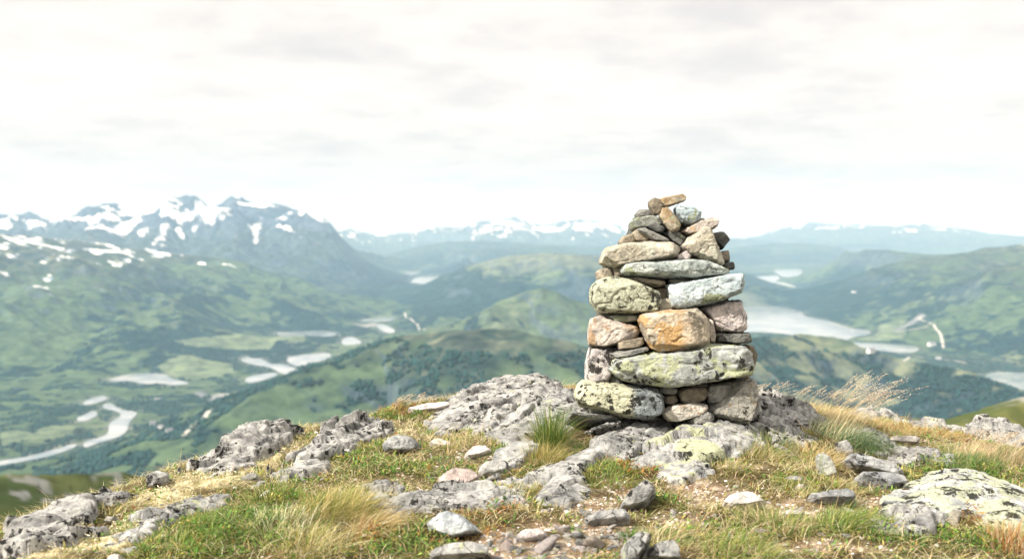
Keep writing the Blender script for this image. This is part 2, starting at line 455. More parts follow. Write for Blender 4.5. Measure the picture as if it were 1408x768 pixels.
# snow left in the gullies
snow_n = fbm2(TX / 420, TY / 300, 5, .6, seed=101.) + .35 * fbm2(TX / 110, TY / 90, 3, seed=111.)
snow_f = fbm2(TX / 90, TY / 60, 4, .6, seed=115.)
snow_line = np.where(TR > 15500, 330, 560)
shoulder = (TW == 1) & (TX < -1300) & (TR > 4300) & (TR < 9000)
snow_line = np.where((TR > 15500) & (TX > 2500), 470, snow_line)
snow_line = np.where(shoulder, 395, snow_line)
snow = sstep(.235, .285, snow_n + np.clip((alt - snow_line) / 900, -.6, .16) - .1 * (SL > 1.0) - .075 * ((TR > 8800) & (TR < 14000)) + .0 * shoulder + shoulder * (.45 * snow_f - .3 * snow_n)) * sstep(snow_line - 220, snow_line - 60, alt) * (TR > 4500)
L3 = lambda p: crop(0, 250, 3.338, p)
SNOW = [[(880, 105), (930, 93), (1000, 116), (1045, 140), (1030, 170), (960, 197), (920, 178)], [(510, 215), (560, 190), (640, 163), (640, 182), (560, 252), (500, 242), (440, 207), (445, 188), (480, 205)],
        [(470, 150), (540, 153), (540, 177), (475, 177)], [(740, 125), (800, 103), (815, 115), (770, 142), (735, 142)], [(765, 188), (782, 200), (742, 270), (710, 285), (720, 250)],
        [(635, 230), (692, 208), (660, 252), (635, 254)], [(1140, 205), (1200, 168), (1207, 210), (1187, 240), (1182, 282), (1158, 287), (1163, 240)], [(860, 203), (907, 208), (900, 232), (870, 227)],
        [(800, 213), (852, 240), (847, 267), (820, 252)], [(230, 170), (300, 148), (362, 160), (320, 202), (260, 192)], [(415, 308), (500, 313), (570, 303), (622, 320), (560, 332), (480, 332), (420, 332)],
        [(250, 350), (330, 343), (347, 362), (260, 367)], [(675, 313), (720, 313), (767, 340), (700, 342)], [(635, 333), (672, 350), (650, 362)], [(810, 323), (862, 330), (850, 350)], [(30, 328), (90, 338), (82, 354), (35, 347)],
        [(300, 308), (347, 315), (335, 332), (305, 327)], [(215, 260), (325, 238), (332, 262), (230, 277)], [(110, 178), (215, 193), (212, 217), (130, 207)], [(20, 223), (110, 238), (100, 252), (30, 242)], [(-20, 178), (50, 188), (57, 212), (-20, 207)],
        [(120, 223), (177, 228), (172, 247), (130, 247)], [(110, 258), (192, 258), (187, 274), (115, 274)], [(170, 433), (242, 428), (252, 447), (180, 457)], [(152, 473), (212, 488), (207, 504), (160, 492)], [(170, 358), (217, 353), (212, 372), (180, 374)],
        [(1330, 255), (1350, 245), (1345, 285), (1325, 290)], [(575, 353), (602, 353), (597, 372)], [(1270, 165), (1320, 165), (1315, 180), (1275, 182)], [(730, 283), (767, 293), (735, 302)], [(-20, 280), (30, 285), (20, 305), (-20, 305)]]
for s in SNOW:
    xy = np.array([hit_far(x, y)[:2] for x, y in L3(s)])
    if np.ptp(xy[:, 1]) > 2600: continue
    sd = poly_sd_local(TX, TY, xy, 250) + snow_n * 60 + snow_f * 70 + 12
    snow = np.maximum(snow, sstep(14, -14, sd))
alb = lerp(alb, C(.82, .83, .84), np.clip(snow, 0, 1))
# the hillside just below the summit: moor grass with bare slabs
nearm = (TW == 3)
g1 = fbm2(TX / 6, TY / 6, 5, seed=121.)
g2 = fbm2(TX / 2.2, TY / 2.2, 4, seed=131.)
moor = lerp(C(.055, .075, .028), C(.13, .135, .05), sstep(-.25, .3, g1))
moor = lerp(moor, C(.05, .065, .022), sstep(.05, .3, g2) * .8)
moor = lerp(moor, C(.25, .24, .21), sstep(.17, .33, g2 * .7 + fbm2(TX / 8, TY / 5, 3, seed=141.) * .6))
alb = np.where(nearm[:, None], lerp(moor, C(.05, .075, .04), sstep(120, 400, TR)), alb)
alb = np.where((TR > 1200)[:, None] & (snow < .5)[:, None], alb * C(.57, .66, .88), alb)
alb = np.clip(alb, .004, .9)

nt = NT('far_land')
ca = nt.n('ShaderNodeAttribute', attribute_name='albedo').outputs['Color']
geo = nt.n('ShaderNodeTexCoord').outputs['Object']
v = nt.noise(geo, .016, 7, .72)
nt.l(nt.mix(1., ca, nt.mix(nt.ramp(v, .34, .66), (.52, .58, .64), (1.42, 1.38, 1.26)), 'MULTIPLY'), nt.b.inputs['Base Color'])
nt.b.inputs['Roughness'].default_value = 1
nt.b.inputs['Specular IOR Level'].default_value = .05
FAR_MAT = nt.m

I = np.arange(nr * na).reshape(nr, na)
Q = np.stack([I[:-1, :-1], I[1:, :-1], I[1:, 1:], I[:-1, 1:]], -1).reshape(-1, 4)
Q = Q[:, ::-1]
FW = TW[Q[:, 0]]
TV = np.stack([TX, TY, TH], 1)
def sub_sheet(name, sel):
    q = Q[sel]
    used, inv = np.unique(q, return_inverse=True)
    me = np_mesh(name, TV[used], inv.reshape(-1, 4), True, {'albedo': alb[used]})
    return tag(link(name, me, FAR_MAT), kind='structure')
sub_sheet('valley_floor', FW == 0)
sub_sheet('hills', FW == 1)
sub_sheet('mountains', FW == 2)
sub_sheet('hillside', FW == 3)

# ------------------------------------------------------------------ water
nt = NT('lake_water')
nt.b.inputs['Roughness'].default_value = .12
nt.b.inputs['IOR'].default_value = 1.5
geo = nt.n('ShaderNodeTexCoord').outputs['Object']
nt.l(nt.mix(nt.ramp(nt.noise(geo, .006, 4, .6, .6), .38, .62), (.13, .17, .19), (.33, .34, .33)), nt.b.inputs['Base Color'])
nt.l(nt.bump(nt.noise(geo, .05, 4), 1.2, .35), nt.b.inputs['Normal'])
WATER_MAT = nt.m
def chaikin(p, it=2):
    for _ in range(it):
        q = np.roll(p, -1, 0)
        p = np.stack([p * .75 + q * .25, p * .25 + q * .75], 1).reshape(-1, 2)
    return p
for (nm, lab, _), poly in zip(WATER, WATER_XY):
    p = chaikin(poly)
    me = bpy.data.meshes.new(nm)
    c = p.mean(0)
    me.from_pydata([(x - c[0], y - c[1], 0) for x, y in p], [], [list(range(len(p)))])
    me.update()
    if me.polygons[0].normal.z < 0: me.flip_normals()
    o = link(nm, me, WATER_MAT)
    o.location = (c[0], c[1], FLOOR - 1.0)
    tag(o, kind='structure')

# ------------------------------------------------------------------ roads and farmhouses in the valley
def land_z(x, y):
    return far_height(np.array([float(x)]), np.array([float(y)]))[0][0]
nt = NT('pale_road_gravel')
geo = nt.n('ShaderNodeTexCoord').outputs['Object']
nt.l(nt.mix(nt.noise(geo, .3), (.33, .31, .27), (.45, .43, .38)), nt.b.inputs['Base Color'])
nt.b.inputs['Roughness'].default_value = 1
ROAD_MAT = nt.m
def road(pts, w):
    xy = np.array([hit_far(x, y)[:2] for x, y in pts])
    dense = []
    for a, b in zip(xy[:-1], xy[1:]):
        for t in np.linspace(0, 1, 14, endpoint=False): dense.append(a + (b - a) * t)
    dense = np.array(dense + [xy[-1]])
    k = np.ones(9) / 9
    dense = np.stack([np.convolve(np.pad(dense[:, i], 4, 'edge'), k, 'valid') for i in (0, 1)], 1)
    tng = np.gradient(dense, axis=0)
    nrm = np.stack([-tng[:, 1], tng[:, 0]], 1) / (np.linalg.norm(tng, axis=1)[:, None] + 1e-9)
    Lp, Rp = dense + nrm * w / 2, dense - nrm * w / 2
    z = np.maximum.reduce([far_height(q[:, 0], q[:, 1])[0] for q in (Lp, dense, Rp)]) + 1.2
    n = len(dense)
    V = np.concatenate([np.c_[Lp, z], np.c_[Rp, z]])
    f = np.array([[i, n + i, n + i + 1, i + 1] for i in range(n - 1)])
    tag(link('road', np_mesh('road', V, f, True), ROAD_MAT), kind='structure')
road(L5([(836, 505), (880, 462), (930, 425), (1002, 368)]), 10)
road(L4([(560, 570), (590, 605), (628, 632), (656, 658)]), 11)
road(LR([(905, 543), (945, 562), (985, 583), (1010, 620), (1024, 690)]), 13)
road(LR([(800, 612), (880, 598), (965, 582)]), 10)
road(LR([(700, 735), (850, 722), (960, 735), (1060, 742), (1140, 760)]), 11)

hm = {}
for nm_, c_ in (('white_house_paint', (.8, .79, .76)), ('grey_roof_slate', (.16, .16, .17)), ('dark_window_glass', (.05, .06, .07)), ('red_barn_paint', (.3, .06, .04))):
    nt = NT(nm_)
    geo = nt.n('ShaderNodeTexCoord').outputs['Object']
    nt.l(nt.mix(nt.noise(geo, 1.5), tuple(x * .8 for x in c_), tuple(min(1, x * 1.1) for x in c_)), nt.b.inputs['Base Color'])
    hm[nm_] = nt.m
def house(px, py, w, d, h, rot, label, wallm='white_house_paint'):
    x, y, z = hit_far(px, py)
    root = bpy.data.objects.new('farmhouse', None)
    COL.objects.link(root)
    root.location = (x, y, z - 1.0)
    root.rotation_euler = (0, 0, rot)
    tag(root, label, 'house', 'farmhouses in the valley')
    a, b = w / 2, d / 2
    gz = h + d * .38
    V = [(-a, -b, 0), (a, -b, 0), (a, b, 0), (-a, b, 0), (-a, -b, h), (a, -b, h), (a, b, h), (-a, b, h), (-a, 0, gz), (a, 0, gz)]
    me = bpy.data.meshes.new('walls'); me.from_pydata(V, [], [(0, 1, 5, 4), (2, 3, 7, 6), (1, 2, 6, 9, 5), (3, 0, 4, 8, 7)]); me.update()
    link('wall', me, hm[wallm], root)
    o, t = .6, .3
    V = [(-a - o, -b - o, h - .3), (a + o, -b - o, h - .3), (-a - o, 0, gz + .1), (a + o, 0, gz + .1), (-a - o, b + o, h - .3), (a + o, b + o, h - .3)]
    V += [(p[0], p[1], p[2] + t) for p in V]
    me = bpy.data.meshes.new('roof')
    me.from_pydata(V, [], [(0, 1, 3, 2), (2, 3, 5, 4), (6, 8, 9, 7), (8, 10, 11, 9), (0, 6, 7, 1), (4, 5, 11, 10), (0, 2, 8, 6), (2, 4, 10, 8), (1, 7, 9, 3), (3, 9, 11, 5)]); me.update()
    link('roof', me, hm['grey_roof_slate'], root)
    for i in range(3):
        cx = -a + w * (i + .5) / 3
        me = bpy.data.meshes.new('window')
        V = [(cx + sx * .7, -b - .12 + k * .1, h * .55 + sz * .8) for k in (0, 1) for sx, sz in ((-1, -1), (1, -1), (1, 1), (-1, 1))]
        me.from_pydata(V, [], [(0, 1, 2, 3), (0, 4, 5, 1), (1, 5, 6, 2), (2, 6, 7, 3), (3, 7, 4, 0)]); me.update()
        link('window', me, hm['dark_window_glass'], root)
house(211, 585, 17, 12, 9, .3, 'white farmhouse at the top edge of the light green field by the river bend')
house(221, 589, 12, 9, 6, -.2, 'small white outbuilding right of the farmhouse above the light green field')
house(233, 594, 13, 9, 6, .5, 'white building at the right corner of the light green field, near the road')
house(1281, 476, 34, 22, 13, .2, 'large pale building beside the curved road right of the lake')
house(1290, 494, 22, 15, 9, -.3, 'white house on the near shore below the curved road')
house(1198, 488, 20, 13, 9, .4, 'white house at the near shore of the lake, left of the thin lake arm')
house(1175, 404, 28, 18, 10, .1, 'pale building high on the far side of the lake, among fields')

# ------------------------------------------------------------------ valley woods: a far-off mass
rg = np.random.RandomState(5)
n = 420000
fa = rg.uniform(-.56, .56, n)
fr = np.exp(rg.uniform(math.log(1500), math.log(6500), n))
fx, fy = fr * np.sin(fa), fr * np.cos(fa)
ja = np.clip(np.searchsorted(azs, fa), 0, na - 1)
jr = np.clip(np.searchsorted(rs, fr), 0, nr - 1)
idx = jr * na + ja
fieldm = np.zeros(n, bool)
for poly in FIELD_XY + SAND_XY:
    fieldm |= poly_sd_local(fx, fy, poly, 10) < 0
clump = fbm2(fx / 45, fy / 45, 3, seed=151.)
keep = (FOREST_SHADE[idx] > .55) & (rg.rand(n) < np.clip(FOREST_SHADE[idx] * .6 + clump * .9 - .1, 0, 1)) & (alt[idx] < 330) & (TWD[idx] > 14) & ((TW[idx] == 0) | (rg.rand(n) < .75)) & ~fieldm & (TW[idx] < 2)
fx, fy, fz = fx[keep], fy[keep], TH[idx][keep]
n = len(fx)
rad = rg.uniform(2.2, 4.6, n)
hgt = rad * rg.uniform(1.3, 2., n)
base = np.array([(math.cos(a), math.sin(a)) for a in np.arange(5) * 2 * math.pi / 5])
rot = rg.uniform(0, 6.28, n)
V = np.zeros((n, 11, 3))
for k in range(5):
    for lvl, (rr, zz) in enumerate(((.75, .0), (1., .5))):
        a = rot + k * 2 * math.pi / 5 + lvl * .6
        j = rg.uniform(.8, 1.2, n)
        V[:, lvl * 5 + k] = np.stack([fx + rad * rr * j * np.cos(a), fy + rad * rr * j * np.sin(a), fz + hgt * zz - .5], 1)
V[:, 10] = np.stack([fx + rg.uniform(-.2, .2, n) * rad, fy, fz + hgt], 1)
f = []
for k in range(5):
    k2 = (k + 1) % 5
    f += [(k, k2, 5 + k), (k2, 5 + k2, 5 + k), (5 + k, 5 + k2, 10)]
Fa = (np.array(f)[None] + (np.arange(n) * 11)[:, None, None]).reshape(-1, 3)
fcol = np.repeat(np.array([.008, .034, .031])[None] * rg.uniform(.6, 1.9, (n, 1)) * (1 + rg.uniform(-.15, .15, (n, 3))), 11, 0)
nt = NT('birch_wood_foliage')
nt.l(nt.n('ShaderNodeAttribute', attribute_name='albedo').outputs['Color'], nt.b.inputs['Base Color'])
nt.b.inputs['Roughness'].default_value = 1
tag(link('forest', np_mesh('forest', V.reshape(-1, 3), Fa, True, {'albedo': fcol}), nt.m), 'dark green birch woods covering the valley floor and lower slopes', 'forest', kind='stuff')
print('forest clumps', n)

# ------------------------------------------------------------------ sky, sun, air
SUN_EL, SUN_AZ = R(42), R(-118)     # azimuth from +Y, clockwise positive: sun to the left, a little behind the viewer
w = bpy.data.worlds.new('World')
SC.world = w
w.use_nodes = True
t = w.node_tree
for nd in list(t.nodes): t.nodes.remove(nd)
class WN(NT):
    def __init__(self, tree): self.t = tree
wn = WN(t)
sky = wn.n('ShaderNodeTexSky', sky_type='NISHITA')
sky.sun_disc = False
sky.sun_elevation = SUN_EL
sky.sun_rotation = SUN_AZ
sky.altitude = 700
bg1 = wn.n('ShaderNodeBackground')
wn.l(sky.outputs[0], bg1.inputs[0])
bg1.inputs[1].default_value = .10
co = wn.n('ShaderNodeTexCoord').outputs['Generated']
sepn = wn.n('ShaderNodeSeparateXYZ')
wn.l(co, sepn.inputs[0])
zc_ = wn.math('ADD', wn.math('MAXIMUM', sepn.outputs[2], 0.), .13)
cmb = wn.n('ShaderNodeCombineXYZ')
wn.l(wn.math('DIVIDE', sepn.outputs[0], zc_), cmb.inputs[0])
wn.l(wn.math('DIVIDE', sepn.outputs[1], zc_), cmb.inputs[1])
cl = cmb.outputs[0]
c1 = wn.noise(cl, .7, 7, .6, .15)
c2 = wn.noise(cl, 2.2, 7, .62, .15)
tex = wn.math('ADD', wn.math('MULTIPLY', c1, .55), wn.math('MULTIPLY', c2, .45))
CLOUD_LO, CLOUD_HI = (.86, .81, .785), (1.10, 1.04, .965)
ccol = wn.mix(wn.ramp(tex, .37, .57), CLOUD_LO, CLOUD_HI)
# an overcast deck is brighter overhead than low down
high = wn.ramp(sepn.outputs[2], .24, .75)
deck = wn.math('ADD', wn.math('MULTIPLY', high, .36), wn.math('ADD', .33, wn.math('MULTIPLY', wn.ramp(sepn.outputs[2], -.01, .13), .20)))
bg2 = wn.n('ShaderNodeBackground')
wn.l(ccol, bg2.inputs[0])
wn.l(deck, bg2.inputs[1])
ms = wn.n('ShaderNodeMixShader')
wn.l(wn.ramp(tex, .30, .42, .86, .985), ms.inputs[0])
wn.l(bg1.outputs[0], ms.inputs[1])
wn.l(bg2.outputs[0], ms.inputs[2])
wo = wn.n('ShaderNodeOutputWorld')
wn.l(ms.outputs[0], wo.inputs[0])

sd_ = bpy.data.lights.new('sun', 'SUN')
sd_.energy = 4.7
sd_.angle = R(3.5)
sd_.color = (1, .95, .87)
so = bpy.data.objects.new('sun', sd_)
COL.objects.link(so)
dirv = Vector((math.sin(SUN_AZ) * math.cos(SUN_EL), math.cos(SUN_AZ) * math.cos(SUN_EL), math.sin(SUN_EL)))
so.rotation_euler = dirv.to_track_quat('Z', 'Y').to_euler()

hx = 31500.
V = [(sx * hx, sy, sz) for sz in (FLOOR - 9, 720.) for sx, sy in ((-1, -900.), (1, -900.), (1, 31500.), (-1, 31500.))]
me = bpy.data.meshes.new('haze')
me.from_pydata(V, [], [(0, 3, 2, 1), (4, 5, 6, 7), (0, 1, 5, 4), (1, 2, 6, 5), (2, 3, 7, 6), (3, 0, 4, 7)])
nt = NT('haze_air')
nt.t.nodes.remove(nt.b)
pv = nt.n('ShaderNodeVolumePrincipled')
pv.inputs['Color'].default_value = (.47, .73, .965, 1)
pv.inputs['Absorption Color'].default_value = (1, 1, 1, 1)
pv.inputs['Density'].default_value = 5e-5
pv.inputs['Anisotropy'].default_value = 0
nt.l(pv.outputs[0], nt.out.inputs['Volume'])
tag(link('haze', me, nt.m), 'pale blue haze filling the valley air', 'haze', kind='stuff')

SC.view_settings.view_transform = 'Standard'
SC.view_settings.look = 'None'
SC.view_settings.gamma = 1
SC.view_settings.exposure = .85
SC.cycles.use_denoising = True
try: SC.cycles.denoiser = 'OPENIMAGEDENOISE'
except Exception: pass
SC.cycles.max_bounces = 6
SC.cycles.diffuse_bounces = 2
SC.cycles.volume_bounces = 2
SC.cycles.caustics_reflective = False
SC.cycles.caustics_refractive = False
# ================================================================== THE SUMMIT
CTRL = [(-300, 800, 3.45), (0, 800, 3.5), (200, 800, 3.55), (400, 800, 3.55), (704, 800, 3.5), (1000, 800, 3.5), (1200, 800, 3.55), (1408, 800, 3.6), (1700, 800, 3.7),
        (170, 768, 3.78), (300, 700, 4.55), (450, 700, 4.4), (600, 720, 4.15), (704, 740, 3.9), (740, 690, 4.45), (880, 720, 4.15), (1000, 700, 4.4), (1200, 700, 4.5), (1350, 720, 4.3),
        (520, 640, 5.2), (620, 660, 4.9), (660, 620, 5.4), (700, 600, 5.65), (780, 600, 5.6), (900, 600, 5.5), (950, 640, 5.05), (1040, 640, 5.1), (1060, 590, 5.9), (1150, 640, 5.4),
        (1150, 600, 6.2), (1250, 620, 6.1), (1300, 660, 5.3), (1400, 640, 5.8), (560, 600, 6.1), (470, 605, 6.1), (400, 640, 5.4), (330, 650, 5.3)]
_cp = np.array([at(*c) for c in CTRL] + [at(*c) for c in CREST[2:-2]] + [(-4, .5, -1.25), (-1.5, .5, -1.3), (1.5, .5, -1.3), (4, .5, -1.35), (-4, -3, -1.3), (4, -3, -1.4)])
def _tps(r2):
    return np.where(r2 > 0, r2 * np.log(r2 + 1e-12), 0)
_n = len(_cp)
_A = np.zeros((_n + 3, _n + 3))
_d2 = ((_cp[:, None, :2] - _cp[None, :, :2]) ** 2).sum(-1)
_A[:_n, :_n] = _tps(_d2) + np.eye(_n) * .004
_A[:_n, _n] = 1; _A[:_n, _n + 1:] = _cp[:, :2]
_A[_n, :_n] = 1; _A[_n + 1:, :_n] = _cp[:, :2].T
_w = np.linalg.solve(_A, np.concatenate([_cp[:, 2], np.zeros(3)]))
def ground_base(x, y):
    r = np.hypot(x, y)
    rc = np.interp(np.arctan2(x, y), _az, _rc)
    k = np.minimum(1, rc / np.maximum(r, 1e-6))
    xx, yy = x * k, y * k
    z = np.full(x.shape, _w[_n]) + _w[_n + 1] * xx + _w[_n + 2] * yy
    for i in range(_n):
        z = z + _w[i] * _tps((xx - _cp[i, 0]) ** 2 + (yy - _cp[i, 1]) ** 2)
    d = np.maximum(r - rc, 0)
    return z - .5 * d + .5 * .4 * (1 - np.exp(-d / .4))
def ground_z(x, y):
    z = ground_base(x, y)
    z = z + .035 * fbm2(x / .55, y / .55, 3, seed=1.5) + .016 * fbm2(x / .14, y / .14, 3, seed=2.5)
    return z + .006 * fbm2(x / .035, y / .035, 2, seed=3.5)

def g(px, py):
    """point of the ground seen at a photo pixel"""
    d = ray(px, py)
    Y = np.arange(2.2, 9.5, .02)
    P = d[None] * (Y / d[1])[:, None]
    gz = ground_base(P[:, 0], P[:, 1])
    k = np.argmax(P[:, 2] < gz)
    if not (P[:, 2] < gz).any(): k = int(np.argmin(P[:, 2] - gz))
    return np.array([P[k, 0], P[k, 1], gz[k]])

def blob_field(blobs, X, Y, seed=0.):
    out = np.zeros(X.shape)
    nx = fbm2(X / .16, Y / .16, 3, seed=seed) * .9
    for px, py, rx, ry, s in blobs:
        c = g(px, py)
        rxw = rx * c[1] / F
        ryw = max(.08, abs(g(px, py - ry)[1] - g(px, py + ry)[1]) / 2)
        e = ((X - c[0]) / rxw) ** 2 + ((Y - c[1]) / ryw) ** 2
        out = np.maximum(out, s * sstep(1.35, .45, np.sqrt(e) + nx))
    return out

SOIL_B = [(740, 755, 90, 22, 1), (820, 725, 90, 18, 1), (810, 690, 60, 18, .9), (850, 668, 45, 14, .9), (640, 690, 70, 16, .5), (640, 630, 60, 14, .5), (1000, 685, 75, 16, 1), (1090, 702, 90, 13, .95), (960, 668, 60, 12, 1), (700, 690, 40, 8, .7), (1235, 692, 65, 13, .95), (690, 745, 60, 20, 1), (550, 665, 60, 8, .4), (1120, 748, 80, 10, .95), (930, 715, 50, 12, .8), (1010, 640, 40, 8, .8), (1215, 668, 20, 6, .6)]
CREAM_B = [(350, 622, 55, 18, 1), (300, 668, 60, 10, .9), (230, 690, 60, 14, .9), (150, 745, 80, 16, 1), (255, 660, 50, 8, .7), (545, 598, 35, 8, .7), (200, 720, 40, 12, .8), (60, 768, 60, 10, .8), (420, 620, 40, 8, .5), (340, 640, 40, 10, .8)]
GREEN_B = [(300, 735, 120, 34, 1), (400, 700, 70, 18, .8), (470, 625, 60, 12, .8), (540, 650, 60, 10, .9), (620, 640, 50, 10, .6), (200, 730, 40, 16, .8), (550, 755, 80, 18, .9), (560, 570, 50, 8, .9), (700, 625, 30, 8, .9), (1330, 655, 90, 14, 1), (1180, 740, 90, 12, .8), (1000, 735, 60, 12, .8), (1330, 745, 90, 14, .9), (840, 655, 40, 14, .7), (1060, 615, 50, 14, .8), (1160, 600, 50, 10, .9), (640, 575, 30, 6, .7)]
DRY_B = [(470, 700, 60, 30, 1), (430, 750, 70, 20, 1), (520, 680, 40, 14, .8), (640, 610, 60, 12, .8), (720, 670, 40, 10, .6), (960, 740, 90, 22, .8), (1100, 690, 70, 14, .8), (1090, 640, 60, 14, .8), (1100, 570, 60, 10, 1), (1180, 575, 60, 8, .9), (1340, 640, 70, 12, 1), (1240, 590, 60, 8, .8), (1060, 745, 80, 14, .7), (1230, 720, 60, 12, .6), (980, 695, 70, 14, .7), (1395, 750, 20, 20, 1), (790, 530, 30, 4, .9)]
RUST_B = [(680, 700, 40, 9, 1), (640, 705, 40, 8, .7), (570, 565, 40, 6, .8), (880, 650, 30, 12, .5), (1250, 583, 70, 6, .9), (1345, 712, 40, 8, 1), (500, 740, 40, 10, .5), (1300, 600, 60, 6, .7), (640, 740, 30, 8, .5), (860, 645, 18, 10, .9)]

xs = np.concatenate([np.linspace(-9, -4.2, 50, endpoint=False), np.linspace(-4.2, 5, 520), np.linspace(5, 9.5, 50)[1:]])
ys = np.concatenate([np.linspace(-2.5, 2.9, 40, endpoint=False), np.linspace(2.9, 8.7, 380), np.linspace(8.7, 11, 36)[1:]])
GX, GY = np.meshgrid(xs, ys)
GZ = ground_z(GX.ravel(), GY.ravel()).reshape(GX.shape)
def cover(X, Y):
    return [blob_field(b, X, Y, s) for b, s in ((SOIL_B, 201.), (CREAM_B, 202.), (GREEN_B, 203.), (DRY_B, 204.), (RUST_B, 205.))]
gx, gy = GX.ravel(), GY.ravel()
csoil, ccream, cgreen, cdry, crust = cover(gx, gy)
GZ = (GZ.ravel() + ccream * (.02 + .022 * fbm2(gx / .06, gy / .06, 3, seed=9.)) + cgreen * .012 - csoil * .012).reshape(GX.shape)
n1 = fbm2(gx / .25, gy / .25, 4, seed=301.)
n2 = fbm2(gx / .06, gy / .06, 3, seed=302.)
gc = lerp(C(.12, .085, .045), C(.20, .17, .085), sstep(-.3, .3, n1))
gc = lerp(gc, C(.085, .095, .028), sstep(-.05, .3, n2 + n1 * .6) * .7)
gc = lerp(gc, C(.10, .115, .03), cgreen * .8)
gc = lerp(gc, C(.26, .20, .10), cdry * .6)
gc = lerp(gc, C(.17, .075, .028), crust * sstep(-.3, .2, n2) * .85)
gc = lerp(gc, lerp(C(.19, .135, .09), C(.40, .33, .26), sstep(-.1, .3, n2)), csoil)
gc = lerp(gc, lerp(C(.30, .26, .13), C(.62, .55, .36), sstep(-.35, .2, n2)), ccream * .95)
gc = gc * lerp(C(.66, .64, .58), C(1.3, 1.3, 1.3), np.maximum(csoil, ccream))
gi = np.arange(len(gx)).reshape(GX.shape)
GQ = np.stack([gi[:-1, :-1], gi[:-1, 1:], gi[1:, 1:], gi[1:, :-1]], -1).reshape(-1, 4)
nt = NT('summit_turf_and_soil')
ca = nt.n('ShaderNodeAttribute', attribute_name='albedo').outputs['Color']
geo = nt.n('ShaderNodeTexCoord').outputs['Object']
f1 = nt.noise(geo, 55, 5, .7)
f2 = nt.noise(geo, 240, 3, .6)
k = nt.mix(nt.ramp(f1, .3, .7), (.55, .55, .55), (1.45, 1.4, 1.3))
k2 = nt.mix(nt.ramp(f2, .3, .7), (.7, .7, .7), (1.3, 1.3, 1.3))
nt.l(nt.mix(1., nt.mix(1., ca, k, 'MULTIPLY'), k2, 'MULTIPLY'), nt.b.inputs['Base Color'])
nt.b.inputs['Roughness'].default_value = .95
nt.b.inputs['Specular IOR Level'].default_value = .15
nt.l(nt.bump(f2, .006, 1., nt.bump(f1, .02, 1.)), nt.b.inputs['Normal'])
tag(link('summit_ground', np_mesh('summit_ground', np.stack([gx, gy, GZ.ravel()], 1), GQ, True, {'albedo': gc}), nt.m), kind='structure')

def gz_at(x, y):
    """height of the built ground sheet (bilinear)"""
    x, y = np.atleast_1d(x).astype(float), np.atleast_1d(y).astype(float)
    i = np.clip(np.searchsorted(xs, x) - 1, 0, len(xs) - 2)
    j = np.clip(np.searchsorted(ys, y) - 1, 0, len(ys) - 2)
    u = (x - xs[i]) / (xs[i + 1] - xs[i]); v = (y - ys[j]) / (ys[j + 1] - ys[j])
    return (GZ[j, i] * (1 - u) + GZ[j, i + 1] * u) * (1 - v) + (GZ[j + 1, i] * (1 - u) + GZ[j + 1, i + 1] * u) * v
